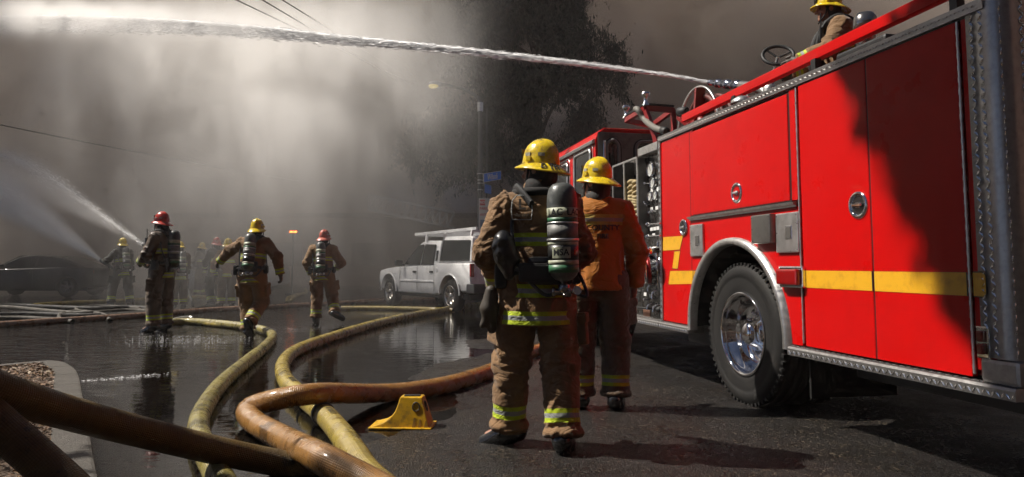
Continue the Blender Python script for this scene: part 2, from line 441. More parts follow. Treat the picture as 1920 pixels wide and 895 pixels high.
# wood chips and dead leaves
def inside(x, y):
    c = False; n = len(P_)
    for i in range(n):
        a, b = P_[i], P_[(i+1) % n]
        if (a[1] > y) != (b[1] > y) and x < (b[0]-a[0])*(y-a[1])/(b[1]-a[1])+a[0]: c = not c
    return c
rnd = random.Random(5); vs = []; fs = []; mi = []
while len(fs) < 26000:
    y = rnd.uniform(2.2, 8.3); x = rnd.uniform(-6.5, -1.8)
    if not inside(x, y): continue
    L_ = rnd.uniform(.006, .022)*(.7+.1*y); W = L_*rnd.uniform(.25, .6); a = rnd.uniform(0, 6.3); tl = rnd.uniform(-.7, .7); h = KZ-.015+rnd.uniform(0, .03)
    u = Vector((math.cos(a), math.sin(a), tl*.6)); v = Vector((-math.sin(a), math.cos(a), rnd.uniform(-.5, .5))); c = Vector((x, y, h)); b = len(vs)
    vs += [c+u*L_, c+v*W+Vector((0, 0, .004)), c-u*L_, c-v*W]; fs.append((b, b+1, b+2, b+3)); mi.append(rnd.choice((0, 0, 1, 2)) if rnd.random() > .06 else 3)
tag(mesh_obj('mulch', vs, fs, [mat('chip_brown', (.13, .068, .032), .7), mat('chip_dark', (.07, .04, .022), .8), mat('dead_leaf', (.20, .11, .045), .6), mat('pale_chip', (.34, .27, .19), .7)], smooth=False, mi=mi), 'brown wood chips and dead leaves covering the planting bed behind the kerb', 'mulch', 'ground litter of the planting bed', kind='stuff')
vs = []; fs = []
for k in range(2600):
    y = rnd.uniform(4., 8.1); x = rnd.uniform(-6.2, -2.6)
    if not inside(x, y) or mnoise.noise(Vector((x*1.3, y*1.3, 3))) < .02: continue
    a = rnd.uniform(0, 6.3); L_ = rnd.uniform(.03, .07); b = len(vs); c = Vector((x, y, KZ-.01)); d = Vector((math.cos(a)*.4, math.sin(a)*.4, 1))*L_; s_ = Vector((-math.sin(a), math.cos(a), 0))*.004
    vs += [c-s_, c+s_, c+d]; fs.append((b, b+1, b+2))
tag(mesh_obj('grass', vs, fs, mat('grass_green', (.07, .09, .02), .7), smooth=False), 'sparse short green grass sprouting among the wood chips', 'grass', kind='stuff')
# ------------------------------------------------------------------ fire engine (local x forward, y to its left side, z up)
TA = math.atan(281*math.cos(PITCH)/FPX); TL = 2.895
TD = Vector((-math.sin(TA), math.cos(TA), 0)); TN = Vector((math.cos(TA), math.sin(TA), 0))
def tk(x, y, out=0.):
    """photo pixel -> truck coordinates on the plane 'out' metres outside its left side"""
    r = ray(x, y); t = (TL-out)/r.dot(TN); p = r*t+Vector((0, 0, EYE))
    return Vector((p.dot(TD), out, p.z))
def truck_world(p): return TD*p[0]+TN*(TL-p[1])+Vector((0, 0, p[2]))
def red_paint():
    m = mat('red_paint', (.52, .002, .002), .34, coat=.14, dirt=(.36, .003, .003), dirt_s=1.3, dirt_amt=(.5, .9), rvar=.10, spec=.14, bump=.0015, bump_s=2.5)
    return m
RED = red_paint()
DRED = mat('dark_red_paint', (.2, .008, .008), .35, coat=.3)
STEEL = mat('brushed_steel', (.62, .61, .59), .36, .9, dirt=(.45, .44, .42), dirt_s=14, rvar=.1, bump=.0006, bump_s=90)
PANELM = mat('panel_metal', (.2, .195, .185), .28, .9, dirt=(.08, .075, .07), dirt_s=9, rvar=.12)
CHROME = mat('chrome', (.82, .82, .82), .07, 1., rvar=.04, dirt=(.5, .48, .45), dirt_s=14, dirt_amt=(.55, .8))
DIAM = mat('tread_plate', (.40, .39, .38), .38, .9, dirt=(.30, .29, .28), dirt_s=30, rvar=.08)
TREAD = mat('tread_highlight', (.85, .84, .82), .22, .9)  # brighter copy of the plate: highlights on the raised treads put into the colour
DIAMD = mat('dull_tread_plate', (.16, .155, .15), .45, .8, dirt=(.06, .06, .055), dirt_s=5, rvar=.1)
BLACK = mat('black_metal', (.012, .012, .012), .5)
RUB = mat('tyre_rubber', (.012, .0115, .011), .7, spec=.3, dirt=(.026, .024, .02), dirt_s=5, dirt_amt=(.5, .85), bump=.0008, bump_s=120)
GLASS = mat('dark_glass', (.01, .013, .013), .04, spec=.8)
YEL = mat('yellow_stripe', (.70, .36, .012), .45, dirt=(.50, .24, .01), dirt_s=16, dirt_amt=(.5, .75), bump=.0004, bump_s=50)
REDLENS = mat('red_lens', (.25, .004, .004), .12, coat=.6)
WHITEL = mat('white_label', (.75, .75, .72), .5)
SEAL = mat('rubber_seal', (.008, .008, .008), .6)
truck = empty('fire_engine', TN*TL, math.pi/2+TA, 'red fire engine with yellow stripe, round chrome latches and diamond plate trim', 'fire engine')
def sbox(name, s0, s1, y0, y1, z0, z1, m, bev=.004, par=truck):
    return MB().box(((s0+s1)/2, (y0+y1)/2, (z0+z1)/2), (abs(s1-s0), abs(y1-y0), abs(z1-z0)), bev).build(name, m, par)
# shell
b = MB()
for s0, s1, y0, y1, z0, z1 in ((2.72, 4.36, -.035, -.78, .57, 2.31), (5.93, 6.49, -.035, -.78, .57, 2.31), (4.36, 5.93, -.035, -.78, 1.36, 2.31), (2.72, 6.49, -.78, -1.62, .9, 1.7), (2.72, 6.49, -1.62, -2.44, .57, 2.31)):
    b.box(((s0+s1)/2, (y0+y1)/2, (z0+z1)/2), (s1-s0, abs(y1-y0), z1-z0))
b.build('body_shell', DRED, truck)
sbox('chassis', 2.9, 10.2, -.85, -1.6, .45, .88, BLACK)
sbox('fuel_tank', 5.95, 6.6, -.3, -.8, .34, .53, BLACK, .03)
sbox('rear_underbody', 2.8, 4.2, -.35, -2.2, .35, .56, BLACK, .02)
# panels and doors
SK = .028
sbox('front_panel', 5.868, 6.488, 0, -SK, .56, 2.315, RED)
b = MB()
def arch_outline(s0, s1, z0, z1, cx, cz, r, n=28):
    pts = [Vector((s0, 0, z0)), Vector((s0, 0, z1)), Vector((s1, 0, z1)), Vector((s1, 0, z0))]
    return pts
# panel round the wheel arch, as a strip of quads between the arc and the outline
ac = (5.14, .56); ar = .725; n = 40; s0, s1, z0, z1 = 4.262, 5.86, .56, 1.495
arc = [(ac[0]+ar*math.cos(a), ac[1]+ar*math.sin(a)) for a in [math.pi*k/n for k in range(n+1)]]
def outer(p):
    dx, dz = p[0]-ac[0], p[1]-ac[1]; t = 1e9
    if dx > 1e-6: t = min(t, (s1-ac[0])/dx)
    if dx < -1e-6: t = min(t, (s0-ac[0])/dx)
    if dz > 1e-6: t = min(t, (z1-ac[1])/dz)
    return (ac[0]+dx*t, ac[1]+dz*t)
vs = []; fs = []
for p in arc:
    q = outer(p)
    vs += [(p[0], 0, p[1]), (q[0], 0, q[1]), (p[0], -SK, p[1]), (q[0], -SK, q[1])]
for k in range(n):
    a = 4*k; fs += [(a, a+1, a+5, a+4), (a+2, a+6, a+7, a+3), (a, a+4, a+6, a+2), (a+1, a+3, a+7, a+5)]
b.add(vs, fs)
for cs, cz in ((s0, z1), (s1, z1)):   # corners the fan misses
    i = min(range(n), key=lambda k: abs(math.atan2(cz-ac[1], cs-ac[0])-math.pi*(k+.5)/n))
    q0 = outer(arc[i]); q1 = outer(arc[i+1]); b.prism([(q0[0], 0, q0[1]), (cs, 0, cz), (q1[0], 0, q1[1])], (0, -SK, 0))
b.build('wheel_panel', RED, truck)
dA = sbox('upper_door', 4.345, 5.80, .008, -SK, 1.545, 2.295, RED, .006)
MB().box((5.834, -.014, 1.93), (.052, .028, .772)).build('door_post', RED, truck); MB().box((4.298, -.014, 1.93), (.066, .028, .772)).build('door_post', RED, truck)
dB = sbox('tall_door', 3.566, 4.218, .006, -SK, .562, 2.315, RED, .006)
dC = sbox('tall_door', 2.912, 3.556, .006, -SK, .562, 2.315, RED, .006)
sbox('end_panel', 2.78, 2.886, 0, -SK, .60, 2.315, RED)
for s, nm in ((4.24, 0), (2.899, 1)):
    b = MB(); b.tube([(s, .006, .58), (s, .006, 2.31)], .007, 8)
    for k in range(28): b.tube([(s, .006, .60+k*.061), (s, .006, .625+k*.061)], .0085, 8)
    b.build('hinge', STEEL, truck)
sbox('door_seal', 3.552, 3.570, .001, -SK, .565, 2.31, SEAL, 0)
sbox('door_seal', 5.80, 5.812, .001, -SK, 1.54, 2.30, SEAL, 0); sbox('door_seal', 4.331, 4.345, .001, -SK, 1.54, 2.30, SEAL, 0)
sbox('door_seal', 4.345, 5.80, .001, -SK, 1.534, 1.545, SEAL, 0); sbox('door_seal', 5.86, 5.868, .001, -SK, .565, 2.31, SEAL, 0)
# drip rail under the upper door
MB().prism([(4.28, .0, 1.535), (4.28, .035, 1.53), (4.28, .03, 1.512), (4.28, .01, 1.508), (4.28, .01, 1.497), (4.28, 0, 1.497)], (1.60, 0, 0)).build('drip_rail', STEEL, truck)
# top trim rail, coaming
MB().prism([(2.74, .015, 2.325), (2.74, .022, 2.375), (2.74, -.07, 2.392), (2.74, -.07, 2.325)], (3.78, 0, 0)).build('top_trim', DIAM, truck)
sbox('trim_shadow_gap', 2.78, 6.488, -.004, -SK, 2.315, 2.325, SEAL, 0)
sbox('hose_bed_wall', 2.76, 6.30, -.50, -.55, 2.30, 2.46, DRED)
sbox('hose_bed_wall', 2.76, 6.30, -2.3, -2.36, 2.30, 2.50, DRED)
def lozenges(pts_dirs, size=(.03, .0085, .0035)):
    """raised treads: (place, along, normal)"""
    b = MB()
    for p, u, nn in pts_dirs:
        u = Vector(u).normalized(); nn = Vector(nn).normalized(); v = nn.cross(u); p = Vector(p); L, W, Hh = size
        b.add([p+u*L/2, p+v*W/2, p-u*L/2, p-v*W/2, p+u*L*.25+nn*Hh, p-u*L*.25+nn*Hh], [(0, 1, 5, 4), (1, 2, 5), (2, 3, 4, 5), (3, 0, 4)])
    return b
def tread_grid(o, ax, ay, nn, nx, ny, step, **k):
    o = Vector(o); ax = Vector(ax); ay = Vector(ay); L = []
    for i in range(nx):
        for j in range(ny):
            sg = 1 if (i+j) % 2 else -1
            L.append((o+ax*step*(i+.5)+ay*step*(j+.5), ax+ay*sg, nn))
    return lozenges(L, **k)
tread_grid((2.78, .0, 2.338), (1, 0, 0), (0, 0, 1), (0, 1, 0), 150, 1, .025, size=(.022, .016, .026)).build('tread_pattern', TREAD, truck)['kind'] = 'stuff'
# running trim at the bottom
def trim(s0, s1, nm, y1=-.12):
    o = MB().prism([(s0, .032, .488), (s0, .036, .532), (s0, .028, .545), (s0, y1, .552), (s0, y1, .488)], (s1-s0, 0, 0)).build(nm, DIAM, truck)
    st = .026; L = []
    for i in range(int((s1-s0)/st)):
        L.append(((s0+(i+.5)*st, .0345, .508), (1, 0, 1.3 if i % 2 else -1.3), (0, 1, 0)))
        L.append(((s0+(i+.5)*st, .0, .549), (1, 1.2 if i % 2 else -1.2, 0), (0, 0, 1)))
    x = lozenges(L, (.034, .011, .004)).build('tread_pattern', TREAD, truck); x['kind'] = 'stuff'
trim(2.66, 4.39, 'running_trim'); trim(5.9, 6.53, 'running_trim'); trim(6.54, 7.75, 'step_edge', -.3)
sbox('step_plate', 6.54, 7.7, -.01, -.5, .552, .56, DIAM, 0)
# corner pillar : quarter-round tread plate, side flange and rear flange
prof = [(.118, .0), (.118, .004), (.0, .006)]+[(-.075*math.sin(a), .006-.075*(1-math.cos(a))) for a in [math.pi/2*k/8 for k in range(1, 9)]]+[(-.076, -.19)]
b = MB(); s00 = 2.735
vs = []; fs = []
for z in (.665, 2.36):
    for ds, y in prof: vs.append((s00+ds, y, z))
m_ = len(prof)
for k in range(m_-1): fs.append((k, k+1, m_+k+1, m_+k))
b.add(vs, fs, True).build('corner_pillar', DIAM, truck)
L = []
for i in range(62):
    z = .68+i*.027; sg = 1 if i % 2 else -1
    L.append(((s00+.086, .006, z), (1, 0, 1.1*sg), (0, 1, 0))); L.append(((s00+.035, .006, z+.013), (1, 0, -1.1*sg), (0, 1, 0)))
    a = math.pi/4; L.append(((s00-.075*math.sin(a), .007-.075*(1-math.cos(a)), z), (math.cos(a), -math.sin(a), 1.1*sg), (-math.sin(a), math.cos(a), 0)))
    L.append(((s00-.077, -.11, z+.013), (0, 1, 1.1*sg), (-1, 0, 0))); L.append(((s00-.077, -.16, z), (0, 1, -1.1*sg), (-1, 0, 0)))
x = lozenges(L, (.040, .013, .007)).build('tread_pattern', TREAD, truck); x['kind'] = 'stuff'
b = MB()
for z in (.9, 1.3, 1.62, 2.1):
    b.lathe([(.006, 0), (.0045, .003), (.001, .004)], (s00+.108, .006, z), (0, 1, 0), 8)
b.build('rivets', STEEL, truck)['kind'] = 'stuff'
MB().box((2.755, -.03, .605), (.21, .085, .115), .02).build('corner_plate', DIAM, truck)
sbox('rear_wall', 2.70, 2.74, -.2, -2.3, .57, 2.34, DRED)
sbox('rear_tread_strip', 2.655, 2.70, -.26, -.32, .6, 2.36, DIAM, .003)
sbox('rear_tread_strip', 2.655, 2.70, -.34, -2.1, 2.16, 2.27, DIAM, .003)
sbox('tailboard', 2.25, 2.70, -.2, -2.3, .40, .48, DIAM, .01)
b = MB(); b.tube([(2.62, -.40, .75), (2.62, -.40, 1.9)], .016, 10)
for z in (.8, 1.85): b.tube([(2.62, -.40, z), (2.70, -.40, z)], .012, 8)
b.build('grab_rail', CHROME, truck)
# yellow stripe
def stripe(pts, nm='stripe'):
    c = sum((Vector(p) for p in pts), Vector())/len(pts)
    b = MB(); b.use(1).prism([Vector(p)+(Vector(p)-c).normalized()*.007+Vector((0, .001, 0)) for p in pts], (0, .0008, 0))
    b.use(0).prism([Vector(p)+Vector((0, .002, 0)) for p in pts], (0, .001, 0))
    b.build(nm, [YEL, SEAL], truck)
for a, c in ((4.212, 3.572), (3.55, 2.918)): stripe([(a, .006, .950), (a, .006, 1.063), (c, .006, 1.063), (c, .006, .950)])
r_ = .022
stripe([(2.884, 0, .95), (2.884, 0, 1.063)]+[(2.83+r_-r_*math.sin(a)-r_, .007, 1.063-r_+r_*math.cos(a)) for a in (0, .5, 1.0, 1.5)]+[(2.83-r_*math.cos(a), .007, .95+r_-r_*math.sin(a)) for a in (0, .5, 1., 1.5)])
for q in (((1243.5, 445), (1281, 442.5), (1275, 468), (1243.5, 470.5)), ((1265, 472), (1275.5, 471), (1271, 504), (1261, 503.5)), ((1257, 508.5), (1299.3, 508), (1299.5, 532.5), (1254, 533.5)), ((1300.6, 508), (1312, 508), (1306.5, 532), (1300.6, 532))):
    stripe([tk(*p) for p in q])
# latches
def latch(px, py, r=.083):
    c = tk(px, py, .004); b = MB(); o = (c.x, .006, c.z)
    b.lathe([(r, 0), (r, .006), (r*.9, .011), (r*.74, .011), (r*.7, .004), (r*.62, -.004), (.001, -.006)], o, (0, 1, 0), 36)
    for a in (45, 135, 225, 315): b.lathe([(.005, .010), (.004, .014), (.0005, .0145)], (c.x+r*.82*math.cos(R(a)), .006, c.z+r*.82*math.sin(R(a))), (0, 1, 0), 8)
    l = b.build('latch', CHROME, truck)
    MB().box((c.x, .017, c.z), (r*1.0, .016, .022), .006).box((c.x, .008, c.z), (.035, .01, .035), .006).build('handle', CHROME, l)
    MB().lathe([(r*.69, .0005), (.001, .001)], o, (0, 1, 0), 30).build('recess', mat('latch_recess', (.12, .12, .12), .25, .9), l)
latch(1382, 362); latch(1610, 385); latch(1282, 427, .078)
# small hatches
def hatch(x0, x1, y0, y1, nm, m, out=.02, inner=True):
    xm = (x0+x1)/2; ym = (y0+y1)/2
    a = tk(x0, ym); c = tk(x1, ym); t = tk(xm, y0); u = tk(xm, y1)
    s0, s1, z0, z1 = c.x, a.x, u.z, t.z
    h = sbox(nm, s0, s1, -.005, out, z0, z1, m, .008)
    b = MB()
    for s, z in ((s0+.015, z0+.02), (s1-.015, z0+.02), (s0+.015, z1-.02), (s1-.015, z1-.02), (s1-.015, (z0+z1)/2)):
        b.lathe([(.005, out), (.004, out+.003), (.0005, out+.0035)], (s, 0, z), (0, 1, 0), 8)
    b.build('screws', CHROME, h)['kind'] = 'stuff'
    if inner:
        cs, cz = s0+(s1-s0)*.40, (z0+z1)/2
        MB().box((cs, out, cz), (.075, .006, .095), .003).build('latch_plate', CHROME, h)
        MB().box((cs, out+.003, cz), (.055, .006, .075), .002).build('paddle', mat('paddle_metal', (.25, .24, .22), .4, .8), h)
    return h
hatch(1297, 1321, 421, 481, 'small_hatch', STEEL); hatch(1459, 1501, 399, 474, 'small_hatch', STEEL)
hatch(1419, 1455, 403, 457, 'inlet_box', mat('dull_steel', (.3, .29, .27), .38, .9, dirt=(.15, .14, .13)), .05, False)
# side marker lights
def marker(x0, x1, y0, y1, out=.045, lenses=1):
    a = tk(x0, (y0+y1)/2, .02); c = tk(x1, (y0+y1)/2, .02); t = tk((x0+x1)/2, y0, .02); u = tk((x0+x1)/2, y1, .02)
    s0, s1, z0, z1 = c.x, a.x, u.z, t.z
    h = sbox('marker_light', s0, s1, 0, out*.6, z0, z1, CHROME, .012)
    for k in range(lenses):
        zz0 = z0+.018+(z1-z0-.036)*k/lenses+.003; zz1 = z0+.018+(z1-z0-.036)*(k+1)/lenses-.003
        l = sbox('lens', s0+.018, s1-.018, out*.6, out*1.25, zz0, zz1, REDLENS, .015, h)
marker(1463, 1508, 499, 540, .055); marker(1829, 1853, 612, 673, .03, 2)
# arch trim, wheel well, wheels
def arc_strip(r0, r1, y0, y1, a0, a1, n, m, nm, c=ac):
    vs = []; fs = []
    pr = [(r0, y0), (r0, y1-.012), (r0+.012, y1), (r1-.012, y1*.9), (r1, y0)]
    for k in range(n+1):
        a = a0+(a1-a0)*k/n
        for r, y in pr: vs.append((c[0]+r*math.cos(a), y, c[1]+r*math.sin(a)))
    q = len(pr)
    for k in range(n):
        for j in range(q-1): fs.append((k*q+j, k*q+j+1, (k+1)*q+j+1, (k+1)*q+j))
    return MB().add(vs, fs, True).build(nm, m, truck)
arc_strip(.70, .765, -.03, .045, R(-3), R(183), 48, STEEL, 'wheel_arch_trim')
b = MB(); vs = []; fs = []
for k in range(33):
    a = math.pi*k/32
    vs += [(ac[0]+.72*math.cos(a), -.028, ac[1]+.72*math.sin(a)), (ac[0]+.72*math.cos(a), -.9, ac[1]+.72*math.sin(a))]
for k in range(32): fs.append((2*k, 2*k+1, 2*k+3, 2*k+2))
fs.append(tuple(2*k+1 for k in range(33)))
b.add(vs, fs).build('wheel_well', BLACK, truck, recalc=False)
sbox('mud_flap', 4.30, 4.32, -.08, -.75, .2, .57, RUB)
def truck_wheel(s, z=.557, y=-.055, parent=truck):
    R0 = .557
    w_ = MB()
    o = (s, y, z); ax = (0, 1, 0)
    sw = [(.325, -.005), (.345, .004), (.37, .008), (.43, .012), (.452, .010), (.455, .013), (.50, .010), (.515, .004), (.535, -.008), (.545, -.02)]
    tr = [(R0, -.028), (R0, -.06), (R0-.010, -.062), (R0-.010, -.07), (R0, -.072), (R0, -.13), (R0-.01, -.132), (R0-.01, -.14), (R0, -.142), (R0, -.2), (R0-.01, -.202), (R0-.01, -.21), (R0, -.212), (R0, -.25), (.54, -.27), (.45, -.285), (.33, -.27)]
    w_.lathe(sw+tr, o, ax, 96)
    w_.lathe([(r, h-.32) for r, h in sw+tr], o, ax, 64)
    for k in range(64):            # shoulder lugs
        a = 2*math.pi*k/64; c, s_ = math.cos(a), math.sin(a)
        rot = Matrix.Rotation(-a, 3, 'Y')
        w_.box((s+c*(R0-.010), y-.022, z+s_*(R0-.010)), (.028, .035, .026), .002, rot)
    wh = w_.build('wheel', RUB, parent)
    rim = [(.325, -.004), (.330, .008), (.318, .012), (.305, .004), (.296, -.02), (.29, -.05), (.272, -.06), (.266, -.10), (.255, -.115), (.248, -.16), (.20, -.175), (.16, -.178), (.14, -.172)]
    MB().lathe(rim, o, ax, 72).build('rim', CHROME, wh)
    h = MB(); h.lathe([(.145, -.175), (.13, -.13), (.105, -.115), (.095, -.06), (.085, -.035), (.05, -.02), (.001, -.014)], o, ax, 40)
    h.build('hub', CHROME, wh)
    h = MB()
    for k in range(10):
        a = 2*math.pi*k/10; h.lathe([(.017, -.17), (.017, -.135), (.01, -.125), (.001, -.124)], (s+.165*math.cos(a), y, z+.165*math.sin(a)), ax, 6)
    h.build('lug_nuts', CHROME, wh)['kind'] = 'stuff'
    h = MB()
    for k in range(10):
        a = 2*math.pi*(k+.5)/10; h.lathe([(.026, -.1735), (.001, -.1733)], (s+.215*math.cos(a), y+.003, z+.215*math.sin(a)), ax, 14)
    h.build('hand_holes', BLACK, wh)['kind'] = 'stuff'
    return wh
truck_wheel(5.13); truck_wheel(9.3)
MB().tube([(5.13, -.3, .56), (5.13, -2.2, .56)], .09, 12).build('axle', BLACK, truck)
# ------------------------------------------------------------------ pump panel
sbox('pump_panel', 6.54, 7.72, -.06, -.12, .56, 2.285, PANELM, .003)
sbox('pump_housing', 6.54, 7.72, -.13, -2.4, .5, 2.2, BLACK)
tread = sbox('panel_edge_strip', 6.488, 6.54, .012, -.03, .55, 2.34, DIAM, .004)
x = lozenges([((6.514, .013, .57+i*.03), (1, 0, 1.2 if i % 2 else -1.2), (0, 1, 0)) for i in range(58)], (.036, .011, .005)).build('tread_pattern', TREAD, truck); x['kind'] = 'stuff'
sbox('panel_hood', 6.54, 7.05, .02, -.14, 2.255, 2.34, STEEL, .006)
def gauge(px, py, r, needle=40):
    c = tk(px, py, -.05); o = (c.x, -.058, c.z)
    g = MB().lathe([(r, 0), (r, .03), (r*.93, .036), (r*.86, .034), (r*.86, .022)], o, (0, 1, 0), 28).build('gauge', CHROME, truck)
    MB().lathe([(r*.86, .024), (.001, .025)], o, (0, 1, 0), 24).build('dial', mat('dial_face', (.62, .62, .58), .3, coat=.8), g)
    h = MB()
    for k in range(11):
        a = R(-40+26*k); h.bar((c.x+r*.62*math.cos(a), -.031, c.z+r*.62*math.sin(a)), (c.x+r*.78*math.cos(a), -.031, c.z+r*.78*math.sin(a)), r*.06, .001, Vector((0, 1, 0)))
    a = R(needle); h.bar((c.x-r*.2*math.cos(a), -.03, c.z-r*.2*math.sin(a)), (c.x+r*.6*math.cos(a), -.03, c.z+r*.6*math.sin(a)), r*.09, .001, Vector((0, 1, 0)))
    h.build('needle', SEAL, g)
gauge(1222, 318, .085, 60); gauge(1226, 343, .062, 110); gauge(1221, 368, .055, 20); gauge(1231, 366, .055, 150)
def label(px, py, w_=.07, h_=.035):
    c = tk(px, py, -.05); l = sbox('name_plate', c.x-w_/2, c.x+w_/2, -.058, -.053, c.z-h_/2, c.z+h_/2, WHITEL, 0)
for p in ((1209, 359), (1222, 356), (1233, 354), (1203, 382), (1196, 385), (1212, 394), (1221, 392), (1231, 390), (1221, 430), (1227, 429), (1233, 428), (1225, 441), (1223, 466), (1226, 540), (1209, 552), (1219, 555), (1187, 577)):
    label(*p)
def knob(px, py, L_=.07, r=.016, m=CHROME):
    c = tk(px, py, -.05); MB().lathe([(r*.5, 0), (r*.5, L_*.7), (r, L_*.75), (r*1.05, L_*.9), (r*.6, L_), (.0005, L_*1.01)], (c.x, -.058, c.z), (0, 1, 0), 12).build('knob', m, truck)
for p in ((1214, 301), (1206, 300), (1200, 303), (1209, 305)): knob(*p, .03, .02, SEAL)
for p in ((1216, 380), (1211, 381), (1219, 384), (1225, 399), (1232, 397), (1199, 345), (1217, 345), (1219, 500), (1200, 565), (1216, 562), (1232, 560)): knob(*p)
c = tk(1211, 345, -.05); sbox('sight_gauge', c.x-.03, c.x+.03, -.058, -.04, c.z-.09, c.z+.1, mat('sight_glass', (.5, .45, .33), .3), .004)
c = tk(1208, 312, -.05); sbox('switch_plate', c.x-.12, c.x+.1, -.058, -.05, c.z-.06, c.z+.08, SEAL, .004)
def valve(px, py, ang, r=.045, L_=.25, m=CHROME, nm='discharge_outlet', drop=-.25):
    """chrome elbow coming out of the panel"""
    c = tk(px, py, 0.); d_ = Vector((math.cos(R(ang))*.55, 1, drop)).normalized()
    o = Vector((c.x, -.06, c.z)); b = MB()
    b.lathe([(r*1.7, 0), (r*1.7, .015), (r*1.1, .02)], o, (0, 1, 0), 20)
    p = [o, o+Vector((0, .06, 0)), o+Vector((0, .09, 0))+d_*.05, o+Vector((0, .09, 0))+d_*L_]
    b.tube(smooth_path(p, 5), r, 16)
    e = p[-1]
    b.lathe([(r*1.15, -.09), (r*1.35, -.085), (r*1.35, -.055), (r*1.15, -.05), (r*1.2, -.03), (r*1.5, -.025), (r*1.5, .03), (r*1.3, .04), (r*.8, .045), (.001, .045)], e, d_, 20)
    for k in range(3):
        a = 2*math.pi*k/3; x_, y_, z_ = frame_from(d_); q = e+(x_*math.cos(a)+y_*math.sin(a))*r*1.5; b.bar(q, q+(q-e)*.45, .018, .02)
    return b.build(nm, m, truck)
valve(1217, 478, 180, .042, .2); valve(1232, 468, 200, .036, .16); valve(1196, 490, 160, .042, .18)
# large suction inlet with red collar
c = tk(1222, 506, 0); o = Vector((c.x, -.06, c.z)); dd = Vector((.35, 1, -.08)).normalized(); b = MB()
b.lathe([(.16, 0), (.16, .02), (.13, .03)], o, (0, 1, 0), 32)
b.lathe([(.115, .0), (.115, .10), (.135, .105), (.135, .15), (.115, .155), (.12, .18), (.128, .19), (.128, .25), (.10, .27), (.095, .31), (.105, .315), (.105, .35), (.085, .36), (.001, .362)], o, dd, 32)
for k in range(4):
    a = 2*math.pi*k/4+.4; x_, y_, z_ = frame_from(dd); q = o+dd*.22+(x_*math.cos(a)+y_*math.sin(a))*.125; b.bar(q, q+(x_*math.cos(a)+y_*math.sin(a))*.05, .03, .03)
inl = b.build('suction_inlet', CHROME, truck)
MB().lathe([(.139, .07), (.143, .075), (.143, .10), (.139, .104)], o, dd, 32).build('red_collar', mat('collar_red', (.3, .02, .02), .3, .5), inl)
b = MB(); q = [(6.62, -.055, 1.35), (6.62, -.01, 1.33), (6.62, 0, 1.1), (6.62, -.01, .86), (6.62, -.055, .84)]; b.tube(q, .012, 8); b.build('grab_handle', CHROME, truck)
for py in (421, 444):   # horizontal levers
    a = tk(1214, py, .03); e = tk(1238, py-2, .03); h = MB().tube([a, e], .009, 8); h.lathe([(.001, -.02), (.022, -.012), (.022, .012), (.001, .02)], a, e-a, 12); h.build('lever', CHROME, truck)
a = tk(1196, 577, 0); e = tk(1236, 581, 0); MB().tube([a, e], .012, 8).lathe([(.001, -.03), (.03, -.02), (.03, .02), (.001, .03)], e, e-a, 12).build('lever', SEAL, truck)
c = tk(1212, 590, -.05); sbox('copper_plate', c.x-.09, c.x+.09, -.06, -.05, c.z-.05, c.z+.05, mat('copper', (.35, .18, .12), .4, .7), .003)
random.seed(4)
b = MB()
for k in range(46):
    s = random.uniform(6.6, 7.6); z = random.uniform(.64, 2.2); b.lathe([(.008, 0), (.006, .004), (.0005, .005)], (s, -.06, z), (0, 1, 0), 8)
b.build('panel_bolts', CHROME, truck)['kind'] = 'stuff'
for k in range(9):   # assorted small pipework low on the panel
    b = MB()
    s = random.uniform(6.65, 7.4); z = random.uniform(.68, 1.0); L_ = random.uniform(.05, .14)
    b.tube([(s, -.06, z), (s, -.0, z), (s+.03, .02, z-.02), (s+.03, .025, z-L_)], .011, 8)
    b.lathe([(.02, -.015), (.02, .015)], (s, -.02, z), (0, 1, 0), 8).build('drain_valve', CHROME, truck)
# open bins with coiled rope beside the panel
b = MB()
A_, B_, C_, D_ = tk(1163, 316, .0), tk(1205, 300, .0), tk(1204, 430, .0), tk(1163, 440, .0)
bs0, bs1, bz0, bz1 = 6.98, 7.72, 1.42, 2.24
for s in (bs0, 7.36, bs1): b.box((s, -.06, (bz0+bz1)/2), (.018, .22, bz1-bz0))
b.box(((bs0+bs1)/2, -.06, bz0-.01), (bs1-bs0+.02, .22, .02)).box(((bs0+bs1)/2, -.165, (bz0+bz1)/2), (bs1-bs0, .01, bz1-bz0))
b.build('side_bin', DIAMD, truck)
b = MB()
for s in (bs0, 7.36, bs1): b.bar((s, .055, bz0), (s, .055, bz1), .026, .012, Vector((0, 1, 0)))
b.bar((bs0, .055, bz1), (bs1, .055, bz1), .012, .02)
b.build('bin_edging', STEEL, truck)
ROPE = mat('rope', (.42, .33, .17), .8, dirt=(.25, .18, .08), dirt_s=20, bump=.003, bump_s=90)
for col_, s_ in ((0, 7.14), (1, 7.27)):
    b = MB()
    for k in range(13):
        z = 1.46+k*.043+(.02 if col_ else 0)
        if z > 2.0: continue
        pts = [(s_+.065*math.cos(a), -.03+.06*math.sin(a), z+.02*math.sin(a*1+k)) for a in [2*math.pi*j/14 for j in range(14)]]
        b.tube(pts, .021, 8, closed=True)
    b.build('rope_bundle', ROPE, truck)
